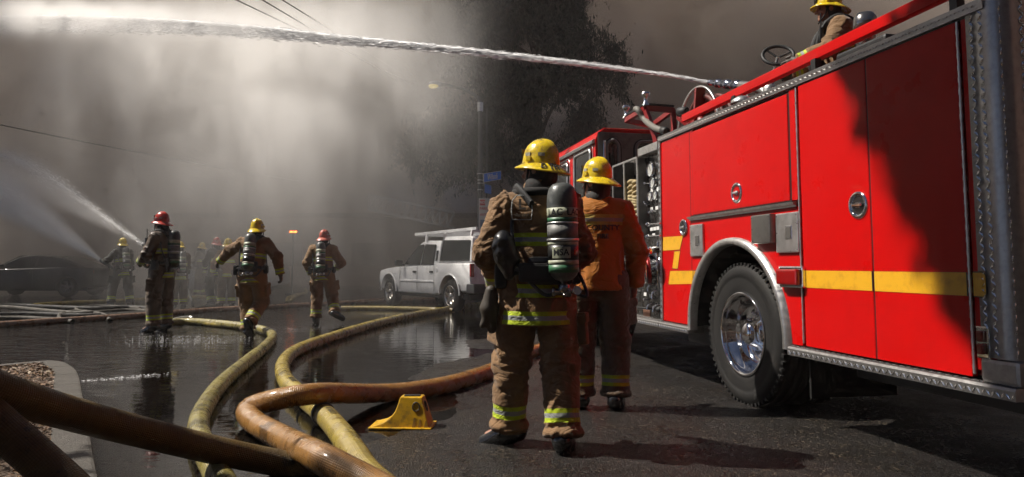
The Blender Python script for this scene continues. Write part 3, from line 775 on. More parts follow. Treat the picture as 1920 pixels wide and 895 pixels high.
# ------------------------------------------------------------------ cab
cs0, cs1, cz1 = 8.5, 10.9, 2.86
b = MB()
b.prism([(cs0, 0, .5), (cs0, 0, 2.70), (cs0, -.03, 2.79), (cs0, -.12, 2.86), (cs0, -2.32, 2.86), (cs0, -2.41, 2.79), (cs0, -2.44, 2.70), (cs0, -2.44, .5)], (cs1-cs0, 0, 0))
cab = b.build('cab', RED, truck, bevel=.01)
sbox('cab_rear_wall', cs0-.02, cs0, -.03, -2.41, .6, 2.80, DIAMD, .006)
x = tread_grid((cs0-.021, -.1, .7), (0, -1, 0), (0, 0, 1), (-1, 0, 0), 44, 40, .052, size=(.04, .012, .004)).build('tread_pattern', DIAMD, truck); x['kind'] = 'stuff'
def rounded(o, ax, ay, w_, h_, r, n=6):
    o = Vector(o); ax = Vector(ax); ay = Vector(ay); P_ = []
    for cx_, cy_, a0 in ((w_/2-r, h_/2-r, 0), (-w_/2+r, h_/2-r, 90), (-w_/2+r, -h_/2+r, 180), (w_/2-r, -h_/2+r, 270)):
        for k in range(n+1):
            a = R(a0+90*k/n); P_.append(o+ax*(cx_+r*math.cos(a))+ay*(cy_+r*math.sin(a)))
    return P_
def window(o, ax, ay, nn, w_, h_, r, fm=STEEL, ft=.022, par=truck, gl=GLASS):
    nn = Vector(nn); P_ = rounded(o, ax, ay, w_, h_, r)
    g = MB().prism(P_, nn*.006).build('window', gl, par)
    MB().tube([p+nn*.008 for p in P_], ft, 6, closed=True, up=nn).build('window_frame', fm, g)
    MB().tube([p+nn*.008 for p in rounded(o, ax, ay, w_+ft*2.4, h_+ft*2.4, r+ft*1.2)], ft*.5, 6, closed=True, up=nn).build('window_seal', SEAL, g)
def rearpt(px, py):
    r = ray(px, py); O = Vector((0, 0, EYE)); t = (cs0-.02-O.dot(TD))/r.dot(TD); p = O+r*t
    return Vector((cs0-.02, TL-p.dot(TN), p.z))
a, c = rearpt(1137, 262), rearpt(1161, 355); window((cs0-.02, (a.y+c.y)/2, (a.z+c.z)/2), (0, 1, 0), (0, 0, 1), (-1, 0, 0), abs(a.y-c.y), abs(a.z-c.z), .1, mat('window_trim_grey', (.2, .2, .2), .4, .6))
a, c = rearpt(1192, 265), rearpt(1262, 350); window((cs0-.02, (a.y+c.y)/2, (a.z+c.z)/2), (0, 1, 0), (0, 0, 1), (-1, 0, 0), abs(a.y-c.y), abs(a.z-c.z), .1, mat('window_trim_grey'))
b = MB().tube([(cs0-.06, -.1, .9), (cs0-.06, -.1, 2.66)], .016, 10).box((cs0-.04, -.1, 2.66), (.06, .035, .05), .005).box((cs0-.04, -.1, 1.0), (.06, .035, .05), .005); b.build('cab_grab_rail', CHROME, truck)
MB().prism([(cs0+.02, .0, 2.66), (cs0+.02, .035, 2.655), (cs0+.02, .04, 2.69), (cs0+.02, 0, 2.72)], (2.3, 0, 0)).build('roof_gutter', mat('gutter_steel', (.45, .44, .43), .35, .9), truck)
for q0, q1, zt, zb, hl in ((8.62, 9.42, 2.60, 1.50, 1), (9.66, 10.36, 2.56, 1.5, 1)):
    w0 = (q0+q1)/2; window((w0, .002, (zt+zb)/2), (1, 0, 0), (0, 0, 1), (0, 1, 0), q1-q0-.1, zt-zb, .07)
    sbox('cab_door_seam', q1+.05, q1+.065, .001, -.005, .7, 2.64, SEAL, 0)
    b = MB(); b.tube(rounded((w0, .003, (zt+zb)/2-.3), (1, 0, 0), (0, 0, 1), q1-q0+.06, zt-zb+.72, .09), .008, 6, closed=True); b.build('cab_door_edge', STEEL, truck)
sbox('cab_stripe', 8.5, 10.88, .001, .003, .95, 1.063, YEL, 0)
sbox('mid_body', 7.74, 8.48, -.02, -2.4, .5, 1.30, DRED); sbox('tan_drum', 7.85, 8.4, -.25, -.9, 1.31, 1.9, mat('drum_tan', (.25, .2, .15), .6), .12)
MB().tube([(7.9, -.3, 1.9), (8.3, -.3, 1.92)], .03, 10).build('drum_handle', SEAL, truck)
# ------------------------------------------------------------------ roof gear
def beam(a, c, w_, h_, m, nm): return MB().bar(a, c, w_, h_).build(nm, m, truck, bevel=.006)
rb = lambda x, y: tk(x, y, -.22)
p0 = rb(1283, 223); p1 = rb(1712, 17); z_ = (p0.z+p1.z)/2
beam((p0.x, -.22, p0.z), (2.6, -.22, p1.z+(p1.z-p0.z)/(p0.x-p1.x)*(p1.x-2.6)), .06, .075, RED, 'red_ladder_beam')
for s in (3.1, 4.3, 5.4): MB().box((s, -.2, 2.46), (.05, .05, .16)).build('beam_bracket', BLACK, truck)
# rack with chrome posts over the pump
RKD = mat('rack_red', (.25, .015, .015), .4, coat=.2)
ry = lambda x, y: tk(x, y, -.35)
q = [ry(1172, 224), ry(1212, 200), ry(1262, 208), ry(1222, 232)]
zc = 2.92
def rk(x, y):   # photo pixel on the height of the rack
    r = ray(x, y); t = (zc-EYE)/r.z; p = r*t+Vector((0, 0, EYE)); return Vector((p.dot(TD), TL-p.dot(TN), zc))
k0, k1, k2, k3 = rk(1174, 226), rk(1211, 203), rk(1262, 207), rk(1222, 236)
b = MB()
for a, c in ((k0, k1), (k1, k2), (k0, k3), (k3, k2)): b.bar(a, c, .05, .06)
b.build('rack_frame', RKD, truck, bevel=.004)
for a, c in ((k1+Vector((0, 0, -.03)), Vector((k1.x-.3, k1.y-.1, 2.2))), (k3, Vector((k3.x-.3, k3.y, 2.2))), (k2, Vector((k2.x-.05, k2.y, 2.2)))): MB().bar(a, c, .05, .05).build('rack_leg', RKD, truck)
b = MB(); b.bar(k0+Vector((0, 0, .045)), k1+Vector((0, 0, .045)), .06, .02); b.bar(k1+Vector((0, 0, .045)), k2+Vector((0, 0, .045)), .06, .02); b.build('rack_top', SEAL, truck)
for kk in (k0, k1): MB().lathe([(.05, .03), (.045, .05), (.028, .06), (.025, .13), (.05, .15), (.052, .18), (.03, .19), (.001, .192)], kk, (0, 0, 1), 18).build('chrome_post', CHROME, truck)
hp = [rk(1192, 214)+Vector((0, 0, .06)), rk(1196, 206)+Vector((0, 0, -.0)), tk(1210, 226, -.3), tk(1228, 240, -.2), tk(1246, 246, -.2)]
MB().tube(smooth_path(hp, 8), .035, 12).build('grey_hose', mat('grey_hose_cloth', (.15, .14, .12), .6, bump=.001, bump_s=80), truck)
MB().lathe([(.04, -.05), (.045, -.045), (.045, .04), (.035, .05)], hp[-1], hp[-1]-hp[-2], 14).build('hose_coupling', SEAL, truck)
# hose reel
rc_ = tk(1318, 218, -.62); rc = Vector((rc_.x, -.62, rc_.z-.10)); reel = empty('hose_reel', parent=truck)
def reel_disc(y, nm):
    MB().lathe([(.38, y), (.385, y+.008), (.38, y+.016), (.33, y+.012), (.08, y+.012), (.001, y+.012)], rc, (0, 1, 0), 48).build(nm, mat('reel_black', (.03, .028, .028), .35, .6), reel)
reel_disc(-.32, 'reel_flange'); 
MB().lathe([(.375, .02), (.39, .02), (.39, .04), (.375, .04), (.375, .02)], rc, (0, 1, 0), 48).build('reel_rim', STEEL, reel)
b = MB()
for k in range(5):
    a = 2*math.pi*k/5+.5; b.bar(rc+Vector((0, .03, 0)), rc+Vector((.37*math.cos(a), .03, .37*math.sin(a))), .03, .09, Vector((0, 1, 0)))
b.lathe([(.13, .015), (.13, .05), (.001, .055)], rc, (0, 1, 0), 24)
b.build('reel_spokes', DRED, reel)
b = MB()
for j in range(7):
    pts = [(rc.x+(.30+.012*(j % 2))*math.cos(a), rc.y-.28+j*.044, rc.z+(.30+.012*(j % 2))*math.sin(a)) for a in [2*math.pi*k/32 for k in range(32)]]
    b.tube(pts, .023, 8, closed=True)
b.build('reel_hose', mat('reel_hose_red', (.10, .02, .015), .6), reel)
MB().tube(smooth_path([rc+Vector((.1, .06, -.2)), rc+Vector((-.1, .09, -.05)), rc+Vector((-.28, .09, .05)), rc+Vector((-.42, .08, .02))], 8), .012, 8).build('orange_cable', mat('cable_orange', (.6, .13, .02), .5), reel)
MB().lathe([(.03, -.04), (.04, -.03), (.04, .05), (.025, .06)], tk(1292, 206, -.3), (1, .4, .1), 14).build('reel_knob', SEAL, reel)
reel.scale = (1.2,)*3; reel.location = (rc+Vector((.06, 0, -.04)))-rc*1.2
b = MB(); b.bar((6.35, -.2, 2.42), (5.85, -.2, 2.42), .05, .06).bar((6.35, -.2, 2.42), (6.35, -.9, 2.42), .05, .05); b.build('reel_frame', DRED, truck)
# deck gun (monitor)
MCY = -1.2
def onc(px, py, y=MCY):
    return tk(px, py, y)
mon = empty('deck_gun', parent=truck)
tip = onc(1331, 155); tail = onc(1390, 161); ax = (tip-tail).normalized(); Ln = (tip-tail).length
MB().lathe([(.05, 0), (.052, .04), (.06, .05), (.06, .10), (.048, .11), (.045, Ln*.35), (.056, Ln*.37), (.056, Ln*.47), (.048, Ln*.48), (.044, Ln*.66), (.052, Ln*.68), (.052, Ln*.74), (.038, Ln*.78), (.032, Ln*.96), (.036, Ln*.97), (.036, Ln), (.02, Ln)], tail, ax, 24).build('nozzle', mat('nozzle_metal', (.25, .27, .33), .2, .9), mon)
MB().tube(smooth_path([tail, tail-ax*.3, tail-ax*.5+Vector((0, 0, -.05)), onc(1440, 190), onc(1448, 230)], 6), .055, 16).build('gun_pipe', mat('gun_pipe_metal', (.3, .29, .28), .35, .9), mon)
hc = onc(1459, 104); wx, wy, wz = Vector((1, 0, .2)).normalized(), Vector((0, 1, 0)), None
nrm = Vector((-.72, .35, .6)).normalized(); X_, Y_, Z_ = frame_from(nrm)
b = MB(); b.tube([hc+X_*.15*math.cos(a)+Y_*.15*math.sin(a) for a in [2*math.pi*k/28 for k in range(28)]], .018, 10, closed=True)
for a in (.3, 2.4, 4.5): b.tube([hc-Z_*.03, hc+X_*.125*math.cos(a)+Y_*.125*math.sin(a)], .010, 8)
b.build('hand_wheel', SEAL, mon)
MB().tube([hc-Z_*.02, onc(1448, 150), onc(1438, 185)], .018, 10).lathe([(.001, .1), (.05, .08), (.07, .02), (.06, -.06), (.08, -.08), (.08, -.2)], onc(1443, 172), (0, 0, 1), 18).build('gun_gearbox', STEEL, mon)
c = tk(1445, 190, -.3); MB().lathe([(.09, 0), (.09, .02), (.05, .05), (.001, .06)], (c.x, -.05, 2.385), (0, 0, 1), 20).build('filler_cap', STEEL, truck)
c = tk(1622, 43, -1.0); MB().lathe([(.07, -.3), (.075, -.05), (.09, -.04), (.09, 0), (.085, .04), (.06, .075), (.001, .09)], c, (0, 0, 1), 24).build('dome_light', mat('dome_metal', (.3, .29, .28), .2, .9), truck)
c = tk(1645, 55, -.6); MB().box((c.x, -.6, 2.5), (.5, .3, .25), .02).build('equipment_box', BLACK, truck)
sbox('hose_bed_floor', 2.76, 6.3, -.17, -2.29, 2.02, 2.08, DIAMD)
# ------------------------------------------------------------------ firefighters
def banded(name, base, lime, silver, dirt, dark=None, bw=.0, rough=.8, bs=45, bd=.004):
    """turnout cloth; vertex attribute 'band' holds the distance to the nearest reflective band's centre, 'pad' marks darker cloth"""
    if name in MATS: return MATS[name]
    m = bpy.data.materials.new(name); m.use_nodes = True; MATS[name] = m; N = NT(m); P = N.P
    v = N.pos()
    c = N.mix(N.range(N.noise(v, 5, 6, .65), .45, .75), base, dirt)
    w_ = N.n('TexWave'); w_.inputs['Scale'].default_value = 160; N.L.new(v, w_.inputs[0]); w_.inputs['Distortion'].default_value = 1
    c = N.mix(N.math('MULTIPLY', w_.outputs['Fac'], .18), c, tuple(x*.5 for x in base))
    at = N.n('Attribute', attribute_name='band').outputs['Fac']; pad = N.n('Attribute', attribute_name='pad').outputs['Fac']
    if dark: c = N.mix(N.range(pad, .45, .55), c, dark)
    wob = N.math('MULTIPLY', N.math('SUBTRACT', N.noise(v, 30, 2), .5), .004)
    a2 = N.math('ADD', at, wob)
    lm = N.math('LESS_THAN', a2, .038); sv = N.math('LESS_THAN', a2, .013)
    dl = N.mix(N.range(N.noise(v, 12, 5), .4, .7), lime, tuple(x*.55 for x in lime))
    c = N.mix(lm, c, dl); c = N.mix(sv, c, silver)
    N.link(c, P.inputs['Base Color'])
    N.link(N.range(lm, 0, 1, rough, .45), P.inputs['Roughness'])
    P.inputs['Sheen Weight'].default_value = .15
    P.inputs['Specular IOR Level'].default_value = .25
    h = N.math('ADD', N.noise(v, bs, 5, .65), N.math('MULTIPLY', lm, .25))
    cr_ = N.noise(N.mapping(v, (1, 1, 1.7)), 7, 2, .5, 1.2); rg = N.math('ABSOLUTE', N.math('SUBTRACT', cr_, .5))
    b0 = N.bump(N.range(rg, 0, .12), .005, .7)
    N.link(N.bump(h, bd, 1., b0), P.inputs['Normal'])
    return m
LIME = (.50, .62, .02); SILV = (.30, .31, .29)
TAN = banded('turnout_tan', (.235, .135, .062), LIME, SILV, (.13, .075, .035), (.025, .022, .02))
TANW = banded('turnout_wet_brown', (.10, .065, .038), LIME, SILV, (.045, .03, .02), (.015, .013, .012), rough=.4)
TAND = banded('turnout_black', (.028, .026, .022), LIME, SILV, (.015, .013, .012), (.01, .01, .01), rough=.45)
YSH = banded('brush_shirt', (.38, .130, .008), (.50, .36, .06), (.3, .28, .22), (.40, .12, .01), bd=.002, rough=.7)
SKIN = mat('skin', (.32, .16, .10), .55, dirt=(.24, .11, .07), dirt_s=14, bump=.0008, bump_s=90)
BOOTM = mat('boot_leather', (.012, .012, .012), .22, coat=.5, bump=.001, bump_s=60)
GLOVE = mat('glove_leather', (.045, .035, .025), .6, bump=.001, bump_s=80)
HYEL = mat('helmet_yellow', (.72, .52, .015), .26, coat=.6, dirt=(.22, .14, .03), dirt_s=18, dirt_amt=(.50, .70), rvar=.18, bump=.0012, bump_s=70)
HRED = mat('helmet_red', (.48, .035, .02), .3, coat=.5, dirt=(.2, .03, .02), dirt_s=14, rvar=.12, bump=.0012, bump_s=70)
HPINK = mat('helmet_faded_red', (.50, .12, .08), .35, coat=.3, dirt=(.22, .06, .05), dirt_s=14, rvar=.12)
CYL = mat('cylinder_grey', (.075, .08, .075), .38, dirt=(.20, .20, .19), dirt_s=18, dirt_amt=(.5, .8), rvar=.12, bump=.001, bump_s=60)
CYLB = mat('cylinder_cream_band', (.40, .42, .30), .5, dirt=(.16, .17, .12), dirt_s=15)
CYLG = mat('cylinder_green', (.03, .14, .06), .45, dirt=(.05, .07, .05), dirt_s=12)
STRAP = mat('black_webbing', (.014, .014, .014), .75, bump=.002, bump_s=120)
RUBB = mat('black_rubber_gear', (.01, .01, .011), .35, coat=.2)
def V(*a): return np.array(a, float)
def rig(**k):
    J = dict(pelvis=V(0, 0, .96), chest=V(0, .0, 1.28), neck=V(0, 0, 1.50), head=V(0, .02, 1.635),
             shl=V(-.185, 0, 1.43), shr=V(.185, 0, 1.43), ell=V(-.29, -.03, 1.16), elr=V(.29, -.03, 1.16),
             wrl=V(-.29, .06, .90), wrr=V(.29, .06, .90),
             hil=V(-.10, 0, .93), hir=V(.10, 0, .93), knl=V(-.125, .03, .50), knr=V(.125, .03, .50),
             anl=V(-.13, -.02, .10), anr=V(.13, -.02, .10), tol=V(-.16, .16, .035), tor=V(.16, .16, .035),
             hdl=None, hdr=None)
    for a, b in k.items():
        if a in J: J[a] = V(*b)
    for s in 'lr':
        if J['hd'+s] is None:
            d = J['wr'+s]-J['el'+s]; J['hd'+s] = d/np.linalg.norm(d)*.09+J['wr'+s]
        else: J['hd'+s] = J['hd'+s]
    return J
def clos(P, a, b):
    ba = b-a; t = np.clip(((P-a)@ba)/max(ba@ba, 1e-9), 0, 1); d = np.linalg.norm(P-a-t[:, None]*ba, axis=1); return d, t*np.linalg.norm(ba), np.linalg.norm(ba)
def flipfix(V_, F_):
    a = V_[F_[:, 0]]; b = V_[F_[:, 1]]; c = V_[F_[:, 2]]
    return F_ if np.einsum('ij,ij->', a, np.cross(b, c)) > 0 else F_[:, ::-1]
def hand_mesh(J, s, res, parent, m, curl=.55, nm='glove', out=None, gr=1.):
    """palm with four unequal curled fingers and a thumb from the side of the palm"""
    w = J['wr'+s]; h = J['hd'+s]; ax = h-w; ax /= np.linalg.norm(ax)
    side = V(1, 0, 0) if s == 'r' else V(-1, 0, 0)
    up = out if out is not None else side     # back of the hand
    up = up-ax*(up@ax); up /= np.linalg.norm(up)
    across = np.cross(ax, up)
    if across[1] < 0: across = -across          # towards the thumb (forward)
    S = SDF(.012)
    k0 = w+ax*.02; k1 = w+ax*.085
    for t in (-.026, -.009, .009, .026): S.cone(k0+across*t*.8, k1+across*t, .021*gr, .017*gr)
    S.cone(w-ax*.06, w+ax*.02, .040*gr, .032*gr)
    for i, (t, L_) in enumerate(((.030, .078), (.010, .086), (-.010, .080), (-.030, .062))):
        p = k1+across*t*1.1; c = curl*(.9+.15*i); a_ = 0
        d = ax
        for q, f in enumerate((.42, .33, .25)):
            a_ += c*(.5 if q == 0 else 1)
            d = ax*math.cos(a_)-up*math.sin(a_)
            e = p+d*L_*f; S.cone(p, e, (.0115-.001*q)*gr, (.0105-.001*q)*gr, k=.004); p = e
    p = w+ax*.025+across*.028; d1 = ax*.55+across*.75-up*.2; d1 /= np.linalg.norm(d1); e = p+d1*.045; S.cone(p, e, .015*gr, .0125*gr, k=.008)
    d2 = ax*.9+across*.1-up*.35; d2 /= np.linalg.norm(d2); S.cone(e, e+d2*.038, .0125*gr, .011*gr, k=.004)
    Vv, F, _ = S.mesh(res); return mesh_obj(nm, Vv, flipfix(Vv, F), m, parent)
def person(loc, rz, label, group, J, res=.016, coat='TAN', trouser='TAN', helmet='HYEL', head_yaw=0., head_pitch=0., pack=True, cyl_off=(0, 0), cyl_tilt=0., hood=True, wrinkle=1., boots=True,
           num=None, brim_text=None, coat_len=.80, mask=False, trous_pad=.3, sleeves_cut=.0, collar=True, coat_kind='coat', scale=1., packside=None):
    root = empty('person', loc, rz, label, 'firefighter', group); root.scale = (scale,)*3
    # --- body, one continuous surface
    B = SDF(.035)
    B.cone(J['pelvis'], J['chest'], .125, .14, (1, 1.35, 1)); B.cone(J['chest'], (J['neck']+J['chest'])/2+V(0, 0, .05), .14, .10, (1, 1.3, 1))
    for s in 'lr':
        B.cone(J['sh'+s]*.9+J['neck']*.1, J['el'+s], .055, .042); B.cone(J['el'+s], J['wr'+s], .042, .028); B.cone(J['wr'+s], J['hd'+s], .030, .026)
        B.cone(J['hi'+s], J['kn'+s], .085, .058); B.cone(J['kn'+s], J['an'+s], .055, .038); ft = J['to'+s]-J['an'+s]; B.cone(J['an'+s], J['an'+s]+ft/np.linalg.norm(ft)*.15, .036, .022)
    B.cone(J['neck']-V(0, 0, .04), J['head']-V(0, .01, .03), .060, .055)
    hy = head_yaw; f = V(-math.sin(hy)*math.cos(head_pitch), math.cos(hy)*math.cos(head_pitch), math.sin(head_pitch)); rt = V(math.cos(hy), math.sin(hy), 0); uu = np.cross(rt, f)
    H = J['head']; hp = lambda x, y, z: H+rt*x+f*y+uu*z
    RM = np.stack([rt, f, uu], 1)
    B.ell(hp(0, -.005, .025), (.076, .094, .092), RM); B.ell(hp(0, .035, -.05), (.052, .058, .062), RM)
    B.cone(hp(0, .088, .012), hp(0, .112, -.022), .009, .015, k=.012)      # nose
    B.cone(hp(-.022, .083, -.058), hp(.022, .083, -.058), .011, .011, k=.01) # lips
    B.ell(hp(0, .076, -.088), (.022, .02, .018), RM, k=.015)                # chin
    B.cone(hp(-.04, .080, .028), hp(.04, .080, .028), .012, .012, k=.012)   # brow
    for q in (-1, 1): B.ell(hp(.077*q, -.005, -.005), (.012, .022, .032), RM, k=.006); B.cone(hp(.05*q, .06, -.02), hp(.035*q, .07, -.03), .02, .015, k=.02)
    Vv, F, _ = B.mesh(min(res, .013)); mesh_obj('body', Vv, flipfix(Vv, F), SKIN, root)
    if res < .02:
        for q in (-1, 1): MB().lathe([(.011, -.005), (.008, .004), (.001, .008)], hp(.031*q, .084, .008), f, 12).build('eye', mat('eye', (.08, .05, .04), .15), root)
    # --- trousers
    T = SDF(.05)
    T.cone(J['hil']*.5+J['hir']*.5+V(0, 0, .10), J['hil']*.5+J['hir']*.5-V(0, 0, .0), .150, .160, (1, 1.2, 1))
    for s in 'lr':
        T.cone(J['hi'+s], J['kn'+s], .125, .105, k=.03); T.cone(J['kn'+s], J['an'+s]+V(0, 0, -.01), .104, .096, k=.03)
        d = J['an'+s]-J['kn'+s]; d /= np.linalg.norm(d)
        T.cut(J['an'+s]-d*.015, d, J['an'+s], .17)
    T.cut(J['pelvis']+V(0, 0, .06), V(0, 0, 1))
    Vv, F, Nn = T.mesh(res)
    segs = []
    for s in 'lr': segs += [(J['hi'+s], J['kn'+s], 0), (J['kn'+s], J['an'+s], 1)]
    D = np.stack([clos(Vv, a, b)[0] for a, b, _ in segs], 1); w = D.argmin(1)
    tt = np.zeros(len(Vv)); LL = np.zeros(len(Vv)); low = np.zeros(len(Vv)); fold = np.zeros(len(Vv)); axv = np.zeros((len(Vv), 3))
    for i, (a, b, l) in enumerate(segs):
        m = w == i; _, t, L_ = clos(Vv[m], a, b); tt[m] = t; LL[m] = L_; low[m] = l; axv[m] = (b-a)/L_
    # smooth blend coordinate : metres from the ankle
    toank = np.where(low > 0, LL-tt, 9.); band = np.abs(toank-.115)
    tk_ = (Vv*axv).sum(1); perp = Vv-tk_[:, None]*axv
    q = perp*6+axv*(tk_*16)[:, None]+w[:, None]*7.7
    n1 = fbm(q+fbm(perp*9, 2)[:, None]*1.2, 3); ridge = 1-np.abs(n1)*2.4
    near_knee = np.exp(-((np.where(low > 0, tt, LL-tt))/.14)**2); near_ank = np.exp(-(toank/.13)**2)
    amp = (.006+.010*near_knee+.012*near_ank)*wrinkle
    amp = np.where(band < .04, amp*.35, amp)
    stack = np.sin(toank*70+3*n1)*near_ank*np.where(toank < .07, .010, 0)*wrinkle
    Vv = Vv+Nn*(amp*ridge*.8+stack)[:, None]
    pad = (np.exp(-((toank-.0)/.03)**2) > .3)*1.
    tm = {'TAN': TAN, 'TANW': TANW, 'TAND': TAND}[trouser]
    mesh_obj('trousers', Vv, flipfix(Vv, F), tm, root, attrs=dict(band=band, pad=pad*0))
    for s in 'lr':   # thigh pocket
        a, b = J['hi'+s], J['kn'+s]; c = a*.45+b*.55; q = 1 if s == 'r' else -1; d = (b-a)/np.linalg.norm(b-a)
        rot = Vector(-d).to_track_quat('Z', 'Y').to_matrix()
        MB().box(tuple(c+V(q*.112, -.01, 0)), (.045, .14, .18), .015, rot).box(tuple(c+V(q*.118, -.01, 0)-d*.07), (.05, .145, .06), .012, rot).build('pocket', tm, root)
        pk_ = root.children[-1] if False else bpy.data.objects[COL.objects[-1].name]; at_ = pk_.data.attributes.new('band', 'FLOAT', 'POINT'); at_.data.foreach_set('value', [9.]*len(pk_.data.vertices))
    # --- boots
    for s in 'lr':
        a, t = J['an'+s], J['to'+s]; S = SDF(.025); fd = t-a; fd_ = V(fd[0], fd[1], 0); fl = np.linalg.norm(fd); u = fd/fl; kn = J['kn'+s]; sh = (kn-a)/np.linalg.norm(kn-a)
        nrm = np.cross(np.cross(u, sh), u); nrm /= np.linalg.norm(nrm)      # up of the foot
        sole = a-nrm*.095+u*.0
        S.cone(a+sh*.20, a+sh*.02, .070, .066); S.cone(a-u*.045-nrm*.036, a+u*.05-nrm*.030, .058, .060, k=.03)
        S.cone(a+u*.05-nrm*.030, a+u*.185-nrm*.044, .060, .053, k=.03)
        Sc = SDF(.025); Sc.p = S.p; S.cut(sole, -nrm)
        Vb, Fb, _ = S.mesh(min(res, .012)); mesh_obj('boot', Vb, flipfix(Vb, Fb), BOOTM, root)
    # --- coat
    C = SDF(.05); up = (J['neck']-J['pelvis']); up /= np.linalg.norm(up)
    hem = J['pelvis']+V(0, 0, coat_len-.96)
    fat = .96 if coat_kind == 'coat' else .95
    C.cone(hem+V(0, 0, -.03), J['chest']-V(0, 0, .12), (.222 if coat_len < .78 else .195*(fat if coat_kind == 'coat' else 1.10)), .178*fat, (1, 1.25, 1)); C.cone(J['chest']-V(0, 0, .12), J['chest']+V(0, 0, .08), .18*fat, .19*fat, (1, 1.3, 1))
    C.cone(J['shl']*.72+J['neck']*.28+V(0, 0, -.035), J['shr']*.72+J['neck']*.28+V(0, 0, -.035), .098*fat, .098*fat, k=.07)
    C.cone(J['neck']-V(0, 0, .06), J['neck']+V(0, 0, .055), .088, .080, k=.02)
    if collar: C.cut(J['neck']+V(0, .0, .055), V(0, .25, 1), J['neck']+V(0, 0, .08), .13)
    for s in 'lr':
        C.cone(J['sh'+s]+V(0, 0, -.01), J['el'+s], .090*fat, .076*fat, k=.05); C.cone(J['el'+s], J['wr'+s], .076*fat, .066*fat, k=.02)
        d = J['wr'+s]-J['el'+s]; d /= np.linalg.norm(d); C.cut(J['wr'+s]+d*.01, d, J['wr'+s]+d*.03, .125)
    C.cut(hem, -up)
    Vv, F, Nn = C.mesh(res)
    segs = [(hem, J['neck'], 0)]
    for s in 'lr': segs += [(J['sh'+s], J['el'+s], 1), (J['el'+s], J['wr'+s], 2)]
    D = np.stack([clos(Vv, a, b)[0]/(2.1 if l == 0 else 1) for a, b, l in segs], 1); w = D.argmin(1)
    band = np.full(len(Vv), 9.); axv = np.zeros((len(Vv), 3)); near = np.zeros(len(Vv)); tt = np.zeros(len(Vv))
    for i, (a, b, l) in enumerate(segs):
        m = w == i; _, t, L_ = clos(Vv[m], a, b); axv[m] = (b-a)/L_; tt[m] = t
        if l == 0:
            hh = (Vv[m]-hem)@up
            band[m] = np.minimum(np.minimum(np.abs(hh-.045), np.abs(hh-.20)) if coat_len < .78 else np.abs(hh-.055), np.abs(hh-(.42+(.80-coat_len)))) if coat_kind == 'coat' else np.abs(hh-.50)
            near[m] = np.exp(-((hh-.18)/.12)**2)*.9
        elif l == 1: near[m] = np.exp(-((L_-t)/.09)**2)+.6*np.exp(-(t/.08)**2)
        else:
            band[m] = np.abs((L_-t)-.045) if coat_kind == 'coat' else 9.; near[m] = np.exp(-(t/.09)**2)+.5*np.exp(-((L_-t)/.05)**2)
    tk_ = (Vv*axv).sum(1); perp = Vv-tk_[:, None]*axv
    q = perp*5+axv*(tk_*(np.where(w == 0, 5., 14.)))[:, None]+w[:, None]*5.1+np.array([loc[0], 0, 0])
    n1 = fbm(q+fbm(perp*8, 2)[:, None]*1.3, 3); ridge = 1-np.abs(n1)*2.4
    amp = (.006+.011*near)*wrinkle; amp = np.where(band < .045, amp*.4, amp)
    sr = np.clip(ridge, -1, 1); Vv = Vv+Nn*(amp*(sr*.55+np.where(sr > 0, sr, 0)**3*.9))[:, None]
    cm = {'TAN': TAN, 'TANW': TANW, 'TAND': TAND, 'YSH': YSH}[coat]
    mesh_obj(coat_kind, Vv, flipfix(Vv, F), cm, root, attrs=dict(band=band, pad=band*0))
    # --- gloves
    hr = .006 if res < .014 else .009
    for s in 'lr': hand_mesh(J, s, hr, root, GLOVE if coat != 'YSH' else SKIN, curl=.5 if 'hd'+s not in J.get('_open', ()) else .2, gr=1.15)
    # --- hood / hair under the helmet
    S = SDF(.02); S.ell(hp(0, -.018, .02), (.088, .092, .098), RM); S.cone(hp(0, -.03, -.04), J['neck']+V(0, -.01, .02), .078, .088)
    S.cut(hp(0, .045, 0), f)
    Vh, Fh, _ = S.mesh(max(res*.8, .01)); mesh_obj('hood' if hood else 'hair', Vh, flipfix(Vh, Fh), mat('black_hood', (.012, .011, .01), .85, bump=.002, bump_s=70) if hood else mat('hair', (.02, .015, .012), .7, bump=.003, bump_s=200), root)
    if mask:
        MB().lathe([(.085, -.03), (.088, .0), (.07, .04), (.03, .06), (.001, .062)], tuple(hp(0, .07, -.01)), f, 20).build('face_mask', GLASS, root)
        MB().lathe([(.03, 0), (.03, .05), (.001, .052)], tuple(hp(0, .12, -.05)), f, 14).build('regulator', RUBB, root)
    helmet_obj(root, hp, rt, f, uu, {'HYEL': HYEL, 'HRED': HRED, 'HPINK': HPINK}[helmet], num, brim_text)
    if pack: air_pack(root, J, up, cyl_off, cyl_tilt, res, packside)
    return root
